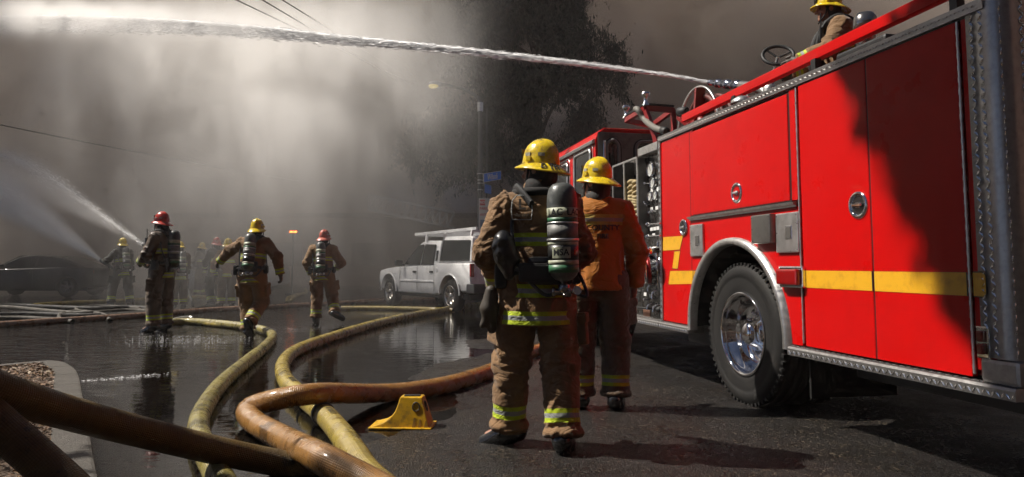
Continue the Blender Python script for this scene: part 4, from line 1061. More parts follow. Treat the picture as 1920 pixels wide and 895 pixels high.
def helmet_obj(root, hp, rt, f, uu, hm, num, brim_text):
    tilt = R(4)
    def q(x, y, z): return Vector(hp(x, y*math.cos(tilt)-z*math.sin(tilt)-.005, z*math.cos(tilt)+y*math.sin(tilt)+.035))
    n = 56; vs = []; fs = []; rows = []
    prof = [(1.0, -.008), (1.01, .0), (.985, .03), (.96, .055), (.90, .085), (.80, .110), (.66, .130), (.48, .144), (.28, .152), (.10, .155), (.001, .156)]
    ax, ay = .098, .118
    def brim(a):   # widest behind
        c = math.cos(a-math.pi/2)    # a=pi/2 : front
        return .027+.012*max(0, c)**2+.040*max(0, -c)**1.5+.005
    ring = []
    for k in range(n):
        a = 2*math.pi*k/n; e = brim(a); cx, cyy = math.cos(a), math.sin(a)
        drop = -.030-.020*max(0, -math.sin(a))+.012*max(0, math.sin(a))
        ring.append([(cx*(ax+e), cyy*(ay+e), drop-.006), (cx*(ax+e+.003), cyy*(ay+e+.003), drop), (cx*(ax+e-.001), cyy*(ay+e-.001), drop+.006), (cx*(ax+e*.5), cyy*(ay+e*.5), drop*.42+.004), (cx*(ax+.006), cyy*(ay+.006), .006)])
        for r, z in prof:
            x, y = cx*ax*r, cyy*ay*r; zz = z
            ridge = math.exp(-(x/.012)**2)*.011*min(1, z/.06) if z > .02 else 0
            r2 = (math.exp(-((abs(x)-.055)/.010)**2))*.005*min(1, z/.06) if z > .03 else 0
            ring[-1].append((x, y, zz+ridge+r2))
        ring[-1] = [(cx*(ax-.012), cyy*(ay-.012), -.004)]+ring[-1]
    m = len(ring[0])
    for rr in ring:
        for p in rr: vs.append(q(*p))
    for k in range(n):
        for j in range(m-1):
            a = k*m+j; b = ((k+1) % n)*m+j; fs.append((a, b, b+1, a+1))
    fs.append(tuple(k*m for k in range(n)))
    h = MB().add(vs, fs, True).build('helmet', hm, root)
    # side blocks, comb ends, reflective strips
    b = MB(); X, Y, Z = Vector(rt), Vector(f), Vector(uu); rot = Matrix((X, Y, Z)).transposed()
    for s in (-1, 1): MB().box(q(s*.099, .032, .030), (.020, .032, .028), .004, rot).build('side_block', hm, h)
    for s in (-1, 1):
        for y0 in (-.045, .045):
            b = MB()
            pts = []
            for t in (-1, 0, 1):
                a = math.atan2(y0+t*.022, .1*s) if s > 0 else math.atan2(y0+t*.022, -.1); pts.append(q(math.cos(a)*ax*.975, math.sin(a)*ay*.975, .06))
            for i in range(2): b.bar(pts[i], pts[i+1], .006, .020, Z)
            b.build('reflective_patch', mat('silver_patch', (.42, .42, .36), .35, dirt=(.2, .18, .1), dirt_s=30), h)
    sh = MB().box(q(0, .122, .065), (.068, .010, .074), .006, rot).build('front_shield', RUBB, h)
    if num:
        for t_, z_, s_ in ((num, .060, .05), ):
            lettering(t_, s_, mat('shield_letter', (.6, .6, .55), .5), h, plane_fn(q(0, .1285, z_), -X, Z), .001, bold=.0008)
    if brim_text:
        # letters run round the left and rear of the brim skirt, just above the brim
        def fn(x, y, z):
            a = math.pi+.10-.0-(-x)/.135*1.0
            a = math.pi+(x+.0)/.118+.80
            c_, s_ = math.cos(a), math.sin(a); e = brim(a)
            u = min(1., max(0., .08+(y+.014)/.034)); drop = -.030-.020*max(0, -s_)+.012*max(0, s_)
            rr = e*(1-u)+.006*u; zz = (drop+.006)*(1-2*u)+(drop*.42+.004)*2*u if u < .5 else (drop*.42+.004)*(2-2*u)+.006*(2*u-1)
            return q(c_*(ax+rr+.003+z), s_*(ay+rr+.003+z), zz+.003+z)
        lettering(brim_text, .038, SEAL, h, fn, .0012, bold=.0006)
    # chin strap / ear flap
    for s in (-1, 1): MB().tube([hp(s*.088, .03, .02), hp(s*.088, .045, -.05), hp(s*.05, .08, -.105)], .007, 6).build('chin_strap', STRAP, root)
    return h
def air_pack(root, J, up, off, tilt, res, packside):
    up = Vector(up); R_ = Vector((1, 0, 0)); bk = up.cross(R_)*-1; bk = -Vector((0, 1, 0)); bk = (bk-up*bk.dot(up)).normalized()
    ch = Vector(J['chest']); o = ch+bk*.195+R_*off[0]+up*off[1]
    cu = (up+R_*tilt).normalized()
    # harness and back plate
    h = MB()
    h.box(ch+bk*.16+R_*off[0]*.9+up*-.06, (.13, .05, .44), .02, Matrix((R_, -bk, up)).transposed()).box(ch+bk*.17+R_*off[0]*.4+up*-.24, (.26, .06, .16), .03, Matrix((R_, -bk, up)).transposed())
    h.build('back_plate', RUBB, root)
    h = MB()
    for s in (-1, 1):
        pts = [ch+bk*.17+R_*s*.06+up*.14, Vector(J['neck'])+R_*s*.105+bk*.09+up*.005, Vector(J['neck'])+R_*s*.125-bk*.02+up*.025, Vector(J['neck'])+R_*s*.13-bk*.12-up*.05, ch-bk*.185+R_*s*.12+up*.0, ch-bk*.165+R_*s*.16-up*.2, ch+bk*.0+R_*s*.205-up*.24, ch+bk*.16+R_*s*.11-up*.24]
        h.tube(smooth_path(pts, 7), .032, 8, flat=.5, up=R_)
    h.build('shoulder_strap', STRAP, root)
    nk = Vector(J['neck']); MB().tube([nk+up*.0+R_*(.125*math.cos(a))+bk*(.105*math.sin(a)+.0) for a in [2*math.pi*k/20 for k in range(20)]], .034, 8, closed=True, flat=.8, up=up).build('collar_pad', mat('black_hood', (.012, .011, .01), .85, bump=.002, bump_s=70), root)
    n = 28; wst = Vector(J['pelvis'])+up*.07
    h = MB(); h.tube([wst+R_*(.215*math.cos(a))+bk*(.178*math.sin(a)) for a in [2*math.pi*k/n for k in range(n)]], .028, 8, closed=True, flat=.45, up=up)
    h.box(wst+bk*.185+R_*.0, (.24, .05, .11), .02, Matrix((R_, -bk, up)).transposed())
    h.build('waist_belt', STRAP, root)
    r = .0865; b = MB(); L_ = .56
    base = o-cu*.30
    prof = [(.02, -.0), (.05, .008), (.072, .03), (r, .07)]
    b.lathe([(.018, -.02), (.02, 0), (.05, .010), (.075, .035), (r, .075), (r, L_-.11), (r*.97, L_-.07), (r*.84, L_-.03), (r*.6, L_-.007), (r*.3, L_), (.001, L_+.002)], base, cu, 40)
    c = b.build('air_cylinder', CYL, root)
    for z0, z1, m in ((.36, .415, CYLB), (.335, .36, CYLG), (.205, .222, CYLB), (.12, .205, mat('cylinder_black_band', (.015, .015, .015), .35, coat=.4)), (.095, .12, CYLB), (.05, .094, CYLG), (.24, .32, mat('cylinder_worn_label', (.16, .16, .15), .5, dirt=(.05, .05, .05), dirt_s=25))):
        MB().lathe([(r-.002, z0), (r+.0012, z0), (r+.0012, z1), (r-.002, z1)], base, cu, 40).build('cylinder_band', m, c)
    MB().lathe([(r+.001, .325), (r+.004, .327), (r+.004, .333), (r+.001, .335)], base, cu, 40).lathe([(r+.001, .226), (r+.006, .228), (r+.006, .24), (r+.001, .242)], base, cu, 40).build('cylinder_clamp', STEEL, c)
    if res < .012:
        x0 = (-bk).cross(cu).normalized()
        if x0.dot(R_) < 0: x0 = -x0
        def onc_(z, a0):
            def fn(x, y, zz):
                a = a0+x/r; dd = (bk*math.cos(a)+x0*math.sin(a)); return base+cu*(z+y)+dd*(r+.0016+zz)
            return fn
        lettering('LAC', .052, SEAL, c, onc_(.387, -.62), .0008, bold=.0008); lettering('LAC', .052, SEAL, c, onc_(.387, .75), .0008, bold=.0008)
        MB().lathe([(.001, 0)], base).v
        P_ = [onc_(.162, -.25)(x, y, 0) for x, y in [(-.052, -.030), (.052, -.030), (.052, .030), (-.052, .030)]]
        b2 = MB(); nn = 10; vs = [onc_(.162, -.25)(-.054+.108*i/nn, yy, .0004) for i in range(nn+1) for yy in (-.031, .031)]
        b2.add(vs, [(2*i, 2*i+2, 2*i+3, 2*i+1) for i in range(nn)]).build('cream_badge', CYLB, c)
        lettering('MSA', .050, SEAL, c, onc_(.162, -.25), .0009, bold=.0012, sx=.95)
        lettering('P', .040, mat('badge_red', (.35, .03, .02), .4), c, onc_(.162, .75), .0008)
    # valve, gauge and hoses under the cylinder
    v = MB(); vb = base-cu*.03
    v.lathe([(.03, -.06), (.034, -.05), (.034, -.02), (.022, -.015), (.022, .02)], base, cu, 16)
    v.lathe([(.028, 0), (.030, .01), (.030, .035), (.02, .04)], vb-cu*.03, R_, 14); v.lathe([(.02, 0), (.02, .05), (.027, .055), (.027, .07), (.001, .072)], vb-cu*.03, -R_, 14)
    v.tube([vb-cu*.02, vb-cu*.05+bk*.03], .015, 8)
    v.build('cylinder_valve', mat('valve_metal', (.3, .29, .27), .25, .9), root)
    g = vb-cu*.02+R_*.07+bk*.02
    gg = MB().lathe([(.024, 0), (.026, .012), (.024, .02), (.022, .018)], g, bk, 18).build('gauge', CHROME, root)
    MB().lathe([(.022, .018), (.001, .0182)], g, bk, 18).build('gauge_face', mat('dial_face'), gg)
    t = MB(); w0 = vb-cu*.02
    t.tube(smooth_path([w0-R_*.02, w0-R_*.12-cu*.02, ch+bk*.16-R_*.14-up*.2, ch+bk*.10-R_*.17+up*.02, Vector(J['neck'])-R_*.13+bk*.05, Vector(J['neck'])-R_*.12-bk*.1-up*.05], 6), .011, 8)
    t.tube(smooth_path([w0+R_*.03, w0+R_*.13-cu*.03, ch+bk*.10+R_*.2-up*.22, ch-bk*.12+R_*.17-up*.15], 6), .010, 8)
    t.build('air_hose', RUBB, root)
    MB().box(wst+R_*-.22+bk*.05-up*.02, (.07, .10, .15), .02).build('belt_pouch', STRAP, root); MB().box(wst+R_*.22+bk*.04-up*.01, (.06, .09, .12), .02).build('belt_pouch', STRAP, root)
    p = MB(); p.box(ch-R_*.15-bk*.17+up*.08, (.05, .035, .13), .01); p.tube([ch-R_*.15-bk*.17+up*.14, ch-R_*.155-bk*.17+up*.28], .006, 6); p.build('radio', RUBB, root)
def bear(a): return R(a)      # 0: faces away from the camera (+Y); positive turns left
def at(px, py): p = gnd(px, py); return (p.x, p.y, 0.)
G1 = 'firefighters standing beside the fire engine'; G2 = 'firefighters working on the wet street'
# front man, seen from behind
J1 = rig(anl=(-.165, .12, .10), tol=(-.33, .20, .03), knl=(-.15, .08, .50), anr=(.135, -.10, .10), tor=(.18, .08, .03), knr=(.13, -.02, .50), ell=(-.295, -.01, 1.15), wrl=(-.24, .16, .98), elr=(.265, .04, 1.15), wrr=(.17, .26, 1.06), head=(.02, .03, 1.635), shl=(-.19, -.01, 1.415), shr=(.175, .02, 1.44), chest=(.015, 0, 1.28))
p = person((.155, 4.30, 0), bear(2), 'nearest firefighter, tan turnout coat, yellow helmet lettered on its brim, lettered grey air cylinder', G1, J1, res=.0095, head_yaw=R(58), cyl_off=(.115, .0), cyl_tilt=-.02, num='23', brim_text='D TH', wrinkle=1.25, scale=1.025, coat_len=.725)
def coat_patch(root, J):
    o = Vector((-.10, -.158, 1.405)); n_ = Vector((-.1, -1, .22)).normalized(); x_ = Vector((1, -.1, 0)).normalized(); y_ = n_.cross(x_)*1.; y_ = (Vector((0, 0, 1))-n_*n_.z).normalized(); x_ = y_.cross(n_).normalized()
    P_ = [o+x_*a+y_*b for a, b in ((-.055, -.075), (.055, -.075), (.06, -.02), (.055, .04), (.03, .07), (-.03, .07), (-.055, .04), (-.06, -.02))]
    q = MB().tube(P_, .0035, 6, closed=True).build('stitched_patch', TAN, root)
    lettering('L', .085, mat('letter_dark', (.05, .035, .02), .7), q, plane_fn(o+n_*.004+y_*.012, x_, y_), .002, bold=.003)
    lettering('FIRE DEPT', .018, mat('letter_dark'), q, plane_fn(o+n_*.004-y_*.052, x_, y_), .002, bold=.001)
coat_patch(p, J1)
S = SDF(.03); S.ell((-.21, -.16, 1.18), (.06, .05, .09)); S.cone((-.20, -.17, 1.20), (-.15, -.17, 1.10), .045, .035); S.cone((-.22, -.17, 1.13), (-.17, -.17, 1.02), .045, .03)
Vv, F, _ = S.mesh(.010); Vv = Vv+fbm(Vv*22, 3)[:, None]*.012; mesh_obj('face_mask_pouch', Vv, flipfix(Vv, F), RUBB, p)
S = SDF(.02); S.cone((-.275, -.04, .92), (-.285, -.03, .82), .035, .055); S.cone((-.285, -.03, .82), (-.27, -.02, .70), .05, .028); S.cone((-.285, -.03, .80), (-.325, -.03, .72), .03, .018)
Vv, F, _ = S.mesh(.009); mesh_obj('hanging_glove', Vv, flipfix(Vv, F), GLOVE, p)
# second man in an orange-yellow brush shirt
J2 = rig(ell=(-.27, .02, 1.17), wrl=(-.14, .20, 1.12), elr=(.285, -.01, 1.15), wrr=(.27, .07, .90), anl=(-.13, .02, .10), tol=(-.16, .2, .035), anr=(.12, -.01, .10), tor=(.15, .17, .035))
p = person((.66, 5.45, 0), bear(-3), 'firefighter in orange yellow shirt without air pack beside the pump panel', G1, J2, res=.0105, coat='YSH', trouser='TANW', helmet='HYEL', head_yaw=R(50), pack=False, num='23', coat_len=.86, coat_kind='shirt', hood=False, wrinkle=.8, scale=1.06)
o = Vector((.03, -.147, 1.30)); lettering('COUNTY', .055, mat('letter_dark'), p, plane_fn(o, (1, 0, 0), (0, .05, 1)), .002, bold=.0015); lettering('FIRE', .045, mat('letter_dark'), p, plane_fn(o-Vector((0, 0, .06)), (1, 0, 0), (0, .05, 1)), .002, bold=.0015)
# striding man, left arm out
J3 = rig(pelvis=(0, .02, .94), chest=(.0, .07, 1.26), neck=(.0, .11, 1.47), head=(.02, .14, 1.60), shl=(-.19, .09, 1.41), shr=(.19, .09, 1.41),
         hil=(-.10, .02, .92), hir=(.10, .02, .92), anl=(-.06, .10, .10), knl=(-.11, .16, .51), tol=(-.06, .28, .04),
         knr=(.12, .15, .52), anr=(.02, -.10, .23), tor=(.03, .02, .07), ell=(-.40, .20, 1.30), wrl=(-.60, .34, 1.14), elr=(.36, .05, 1.20), wrr=(.40, .10, .95))
person(at(468, 632), bear(2), 'striding firefighter with yellow helmet, one arm out, black air cylinder on the back', G2, J3, res=.0135, head_yaw=R(6), scale=1.02)
# walking man with faded red helmet
J4 = rig(pelvis=(0, .0, .94), chest=(-.01, .04, 1.25), neck=(-.02, .07, 1.46), head=(.0, .09, 1.59), shl=(-.20, .05, 1.40), shr=(.18, .05, 1.40), hil=(-.10, 0, .92), hir=(.10, 0, .92),
         knl=(-.11, .07, .50), anl=(-.12, .05, .10), tol=(-.14, .24, .04), knr=(.17, .10, .52), anr=(.27, -.12, .20), tor=(.38, -.02, .13), ell=(-.31, .02, 1.14), wrl=(-.26, .14, .95), elr=(.34, .06, 1.13), wrr=(.22, .24, 1.05))
person(at(603, 606), bear(3), 'walking firefighter with faded red helmet, one foot lifted off the wet street', G2, J4, res=.014, helmet='HPINK', head_yaw=R(-8), scale=1.0)
# standing man in red helmet, three-quarter view
J5 = rig(ell=(-.28, .05, 1.17), wrl=(-.16, .26, 1.06), elr=(.28, .05, 1.17), wrr=(.14, .28, 1.04), head=(0, .05, 1.64), anl=(-.12, .02, .10), anr=(.12, .0, .10))
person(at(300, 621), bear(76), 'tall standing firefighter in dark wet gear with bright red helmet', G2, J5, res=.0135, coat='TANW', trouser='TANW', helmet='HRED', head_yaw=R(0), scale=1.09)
# nozzle man
J6 = rig(pelvis=(.0, -.02, .93), chest=(0, .04, 1.25), neck=(0, .07, 1.47), head=(0, .10, 1.61), shl=(-.185, .07, 1.41), shr=(.185, .07, 1.41), ell=(-.34, .14, 1.20), wrl=(-.28, .40, 1.22), elr=(.24, .14, 1.13), wrr=(.02, .32, 1.10),
         knl=(-.20, .10, .50), anl=(-.26, .02, .10), tol=(-.3, .18, .035), knr=(.14, -.02, .5), anr=(.16, -.12, .10), tor=(.2, .05, .035))
p6 = person(at(228, 574), bear(52), 'firefighter in black gear and yellow helmet aiming a nozzle beside the dark sedan', G2, J6, res=.016, coat='TAND', trouser='TAND', head_yaw=R(-10), scale=1.02)
# man half hidden behind the red helmet
J7 = rig(pelvis=(.0, -.02, .93), ell=(-.32, .16, 1.2), wrl=(-.25, .42, 1.18), elr=(.26, .12, 1.12), wrr=(.05, .34, 1.08))
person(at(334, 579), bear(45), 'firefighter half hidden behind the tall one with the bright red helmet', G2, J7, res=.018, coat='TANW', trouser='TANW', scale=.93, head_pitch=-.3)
# hazy man facing us, arm out to the hose
J8 = rig(ell=(-.30, .12, 1.2), wrl=(-.24, .36, 1.22), elr=(.33, .14, 1.22), wrr=(.30, .40, 1.26), anl=(-.16, .05, .10), anr=(.14, -.05, .1))
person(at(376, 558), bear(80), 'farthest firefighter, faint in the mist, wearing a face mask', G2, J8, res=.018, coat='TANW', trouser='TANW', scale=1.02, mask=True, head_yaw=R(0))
J9 = rig(ell=(-.33, .0, 1.16), wrl=(-.36, .08, .94), elr=(.29, .0, 1.16), wrr=(.22, .16, .98))
person(at(424, 577), bear(20), 'brown coated firefighter with yellow helmet just behind the striding one', G2, J9, res=.018, coat='TAN', trouser='TANW', scale=.98, pack=False, head_yaw=R(-30))
J10 = rig(ell=(-.27, .08, 1.16), wrl=(-.15, .26, 1.04), elr=(.27, .08, 1.16), wrr=(.16, .26, 1.04), knl=(-.12, .1, .5))
person(at(403, 574), bear(60), 'firefighter in glossy black gear with red helmet, partly behind the brown coated one', G2, J10, res=.018, coat='TAND', trouser='TAND', helmet='HRED', scale=1.01, pack=False)
# engine-top man, seen in profile
pt = dep(1562, 8, 6.35)
J11 = rig(ell=(-.26, .14, 1.2), wrl=(-.2, .38, 1.12), elr=(.27, .12, 1.18), wrr=(.2, .36, 1.1), head=(0, .06, 1.635), wrinkle=1)
person((pt.x+.02, pt.y, pt.z-1.69), bear(80), 'firefighter in tan coat and yellow helmet standing on top of the fire engine', G1, J11, res=.012, head_yaw=0, pack=True)
# ------------------------------------------------------------------ pickup and sedans
def loft(stations, closed_ends=True):
    """stations: (x, [(y,z)...] half section from bottom to the middle); mirrored"""
    b = MB(); vs = []; fs = []; m = None
    for x, h in stations:
        full = [(x if len(p) < 3 else p[2], p[0], p[1]) for p in h]+[(x if len(p) < 3 else p[2], -p[0], p[1]) for p in h[::-1]]
        m = len(full); vs += full
    n = len(stations)
    for i in range(n-1):
        for j in range(m): a = i*m+j; c = i*m+(j+1) % m; fs.append((a, c, c+m, a+m))
    if closed_ends: fs += [tuple(range(m))[::-1], tuple((n-1)*m+j for j in range(m))]
    b.add(vs, fs, False); return b
def cut(o, cutters):
    for c in cutters:
        md = o.modifiers.new('cut', 'BOOLEAN'); md.operation = 'DIFFERENCE'; md.object = c; md.solver = 'EXACT'
    dg = bpy.context.evaluated_depsgraph_get(); me = bpy.data.meshes.new_from_object(o.evaluated_get(dg)); o.modifiers.clear(); old = o.data; o.data = me
    for c in cutters: bpy.data.objects.remove(c)
def soften(o, w_=.012, seg=2, ang=28):
    b = o.modifiers.new('bevel', 'BEVEL'); b.width = w_; b.segments = seg; b.limit_method = 'ANGLE'; b.angle_limit = R(ang); b.harden_normals = False
    for p in o.data.polygons: p.use_smooth = True
def car_wheel(x, y, z, r, parent, rimmat, w_=.22, spokes=5, out=1):
    ax = (0, out, 0); o = (x, y, z)
    wh = MB().lathe([(r*.63, -.01), (r*.66, .004), (r*.8, .008), (r*.92, .0), (r*.985, -.02), (r, -.04), (r, -w_+.03), (r*.97, -w_+.01), (r*.63, -w_)], o, ax, 40).build('wheel', RUB, parent)
    b = MB().lathe([(r*.63, .0), (r*.655, .006), (r*.60, .004), (r*.56, -.03), (r*.54, -.09), (.001, -.10)], o, ax, 36)
    b.build('rim', rimmat, wh)
    b = MB()
    for k in range(spokes):
        a = 2*math.pi*k/spokes+.3; c, s_ = math.cos(a), math.sin(a)
        b.bar((x+c*r*.12, y-.02*out, z+s_*r*.12), (x+c*r*.58, y-.012*out, z+s_*r*.58), r*.17, .03, Vector((0, 1, 0)))
    b.lathe([(r*.2, -.03), (r*.19, -.005), (r*.1, .004), (.001, .006)], o, ax, 16); b.build('spokes', rimmat, wh)
WHITEP = mat('white_car_paint', (.86, .86, .85), .32, coat=.5, dirt=(.60, .58, .55), dirt_s=2.2, dirt_amt=(.5, .85), rvar=.1)
BPL = mat('black_plastic', (.02, .02, .02), .55)
ALLOY = mat('alloy_rim', (.6, .58, .55), .2, 1., dirt=(.3, .28, .25), dirt_s=15)
ra = gnd(852, 585.5); fa = Vector((-3.32, 19.45, 0)); hd = (fa-ra).normalized()
lf = Vector((-hd.y, hd.x, 0)); mid = (ra+fa)/2-lf*.80
PGL = mat('car_glass', (.012, .015, .015), .08, spec=.25)
pk = empty('pickup_truck', (mid.x, mid.y, 0), math.atan2(hd.y, hd.x), 'dirty white crew cab pickup with camper shell and white roof rack', 'pickup truck')
def sec(w_, z0, zb, crown=.02, tuck=.05):
    return [(0, z0), (w_-tuck-.05, z0), (w_-tuck, z0+.03), (w_-.01, z0+.20), (w_, z0+.32), (w_-.004, zb-.16), (w_-.03, zb-.03), (w_-.06, zb), (w_*.5, zb+crown*.8), (0, zb+crown)]
st = [(-2.60, sec(.86, .52, 1.13)), (-2.57, sec(.895, .50, 1.14)), (-.95, sec(.91, .40, 1.14)), (-.92, sec(.91, .37, 1.10)), (.9, sec(.905, .37, 1.06)), (1.25, sec(.90, .37, 1.05, .03)), (2.0, sec(.885, .42, 1.0, .06)), (2.40, sec(.85, .45, .95, .06)), (2.50, sec(.78, .50, .88, .05)), (2.53, sec(.70, .52, .80, .03))]
body = loft(st).build('body', WHITEP, pk)
ct = []
for x in (-1.665, 1.665):
    ct.append(MB().lathe([(.001, -1.2), (.455, -1.2), (.455, 1.2), (.001, 1.2)], (x, 0, .40), (0, 1, 0), 40).build('cutter', WHITEP))
    ct[-1].parent = pk; 
ct.append(MB().box((-1.77, 0, 1.1), (1.52, 1.56, .9)).build('cutter', WHITEP, pk))
bpy.context.view_layer.update(); cut(body, ct); soften(body, .015)
def cabsec(x0, z): return None
# greenhouse
wb, wr = .86, .70; zr = 1.70
b = MB(); bot = [(-.93, wb), (.98, wb-.02)]; 
g = [(-.93, 1.09, wb), (-.88, 1.40, .79), (-.80, 1.655, .71), (-.70, 1.70, .66), (.05, 1.725, .655), (.22, 1.69, .66), (.30, 1.655, .69), (.66, 1.36, .78), (1.02, 1.06, .83)]
vs = [(x, y*s, z) for s in (1, -1) for x, z, y in g]; n = len(g)
fs = [(i, i+1, n+i+1, n+i) for i in range(n-1)]+[tuple(range(n))[::-1], tuple(range(n, 2*n))]+[(0, n, 2*n-1, n-1)]
cab_ = b.add(vs, fs).build('cab', WHITEP, pk); soften(cab_, .03, 3)
def glass_side(pts, nm='side_window'):
    """pts (x,z): glass lying on the cab side, both sides"""
    for s in (1, -1):
        f = lambda x, z: (x, s*(wb+(.71-wb)*(z-1.09)/(1.655-1.09)+.004), z)
        w_ = MB().prism([f(*p) for p in pts], (0, s*.006, 0)).build(nm, PGL, pk)
        MB().tube([Vector(f(*p))+Vector((0, s*.006, 0)) for p in pts], .010, 5, closed=True).build('window_seal', SEAL, w_)
glass_side([(.90, 1.11), (.30, 1.60), (.05, 1.62), (.02, 1.11)]); glass_side([(-.07, 1.11), (-.04, 1.62), (-.60, 1.60), (-.70, 1.11)]); glass_side([(-.78, 1.2), (-.72, 1.45), (-.78, 1.45), (-.84, 1.2)], 'quarter_window')
MB().prism([(-.915, .70, 1.15), (-.84, .60, 1.60), (-.84, -.60, 1.60), (-.915, -.70, 1.15)], (-.012, 0, .002)).build('rear_window', PGL, pk)
MB().prism([(1.01, .70, 1.10), (.34, .60, 1.64), (.34, -.60, 1.64), (1.01, -.70, 1.10)], (.012, 0, .012)).build('windscreen', PGL, pk)
for s in (1, -1):
    for x in (.97, -.02, -.92): MB().box((x, s*.909, .77), (.010, .006, .62)).build('door_seam', SEAL, pk)
    MB().prism([(-.9, s*.905, .66), (-.9, s*.925, .68), (-.9, s*.925, .71), (-.9, s*.905, .73)], (1.85, 0, 0)).build('body_moulding', WHITEP, pk)
    for x in (.12, -.78): MB().box((x, s*.915, .93), (.16, .03, .05), .014).build('door_handle', BPL, pk)
    m_ = MB().box((.82, s*1.02, 1.15), (.10, .20, .15), .03); m_.bar((.82, s*.85, 1.1), (.82, s*.98, 1.12), .05, .04).build('wing_mirror', BPL, pk)
    MB().box((-2.585, s*.845, .98), (.06, .10, .30), .015).build('tail_light', REDLENS, pk)
    for x in (-1.665, 1.665):
        b = MB(); b.tube([(x+.475*math.cos(a), s*.905, .40+.475*math.sin(a)) for a in [math.pi*k/20 for k in range(21)]], .022, 6)
        b.build('wheel_lip', WHITEP, pk)
MB().box((-1.77, 0, .70), (1.52, 1.54, .02)).build('bed_floor', BPL, pk)
MB().prism([(-2.62, .90, .47), (-2.62, .90, .66), (-2.72, .80, .66), (-2.74, .75, .47)], (0, 0, .001)).v
b = MB(); b.prism([(-2.45, .915, .46), (-2.70, .86, .46), (-2.74, .6, .46), (-2.74, -.6, .46), (-2.70, -.86, .46), (-2.45, -.915, .46), (-2.45, -.88, .46), (-2.6, 0, .46), (-2.45, .88, .46)], (0, 0, .21)).build('rear_bumper', BPL, pk, bevel=.02)
MB().box((-2.61, 0, .86), (.02, 1.4, .46), .008).build('tailgate', WHITEP, pk)
MB().box((2.5, 0, .56), (.12, 1.6, .22), .04).build('front_bumper', BPL, pk)
MB().box((0, 0, .36), (4.6, 1.5, .14), .03).build('underbody', BLACK, pk)
MB().lathe([(.06, 0), (.06, .004), (.05, .006), (.001, .006)], (-1.05, .906, .98), (0, 1, 0), 16).build('fuel_flap', WHITEP, pk)
for x in (-1.665, 1.665):
    for s in (1, -1): car_wheel(x, s*.885, .375, .375, pk, ALLOY, out=s)
RW = .66
# camper shell over the bed, with its windows
g = [(-2.56, 1.15, .84), (-2.50, 1.45, .80), (-2.42, 1.72, .74), (-2.36, 1.77, .70), (-1.10, 1.79, .70), (-1.02, 1.75, .72), (-1.02, 1.15, .84)]
vs = [(x, y*s, z) for s in (1, -1) for x, z, y in g]; n = len(g)
fs = [(i, i+1, n+i+1, n+i) for i in range(n-1)]+[tuple(range(n))[::-1], tuple(range(n, 2*n))]+[(0, n, 2*n-1, n-1)]
cn = MB().add(vs, fs).build('camper_shell', WHITEP, pk); soften(cn, .025, 2)
for s in (1, -1):
    f = lambda x, z: (x, s*(.84+(.735-.84)*(z-1.15)/.58+.004), z)
    w_ = MB().prism([f(*p) for p in ((-1.10, 1.20), (-1.12, 1.69), (-2.36, 1.66), (-2.46, 1.20))], (0, s*.006, 0)).build('shell_window', PGL, pk)
    MB().tube([Vector(f(*p))+Vector((0, s*.006, 0)) for p in ((-1.10, 1.20), (-1.12, 1.69), (-2.36, 1.66), (-2.46, 1.20))], .012, 5, closed=True).build('window_seal', SEAL, w_)
    MB().bar((-2.50, s*RW, 1.93), (.58, s*RW, 1.90), .05, .07).build('rack_rail', WHITEP, pk, bevel=.005)
    for x in (-2.3, -1.06, -.1): MB().bar((x, s*.70, 1.70), (x, s*RW, 1.90), .06, .05).build('rack_post', WHITEP, pk)
    MB().bar((-1.0, s*.80, 1.15), (-1.06, s*.70, 1.86), .10, .04).build('rack_brace', WHITEP, pk)
MB().prism([(-2.575, .72, 1.22), (-2.47, .66, 1.66), (-2.47, -.66, 1.66), (-2.575, -.72, 1.22)], (-.012, 0, .002)).build('rear_glass', PGL, pk)
for x in (-2.3, -1.6, -1.06, -.2, .56): MB().bar((x, -RW, 1.88), (x, RW, 1.88), .05, .05).build('rack_crossbar', WHITEP, pk)
for o in pk.children:
    if o.name.split('.')[0] in ('cab', 'side_window', 'quarter_window', 'rear_window', 'windscreen'): o.location.x = -.10
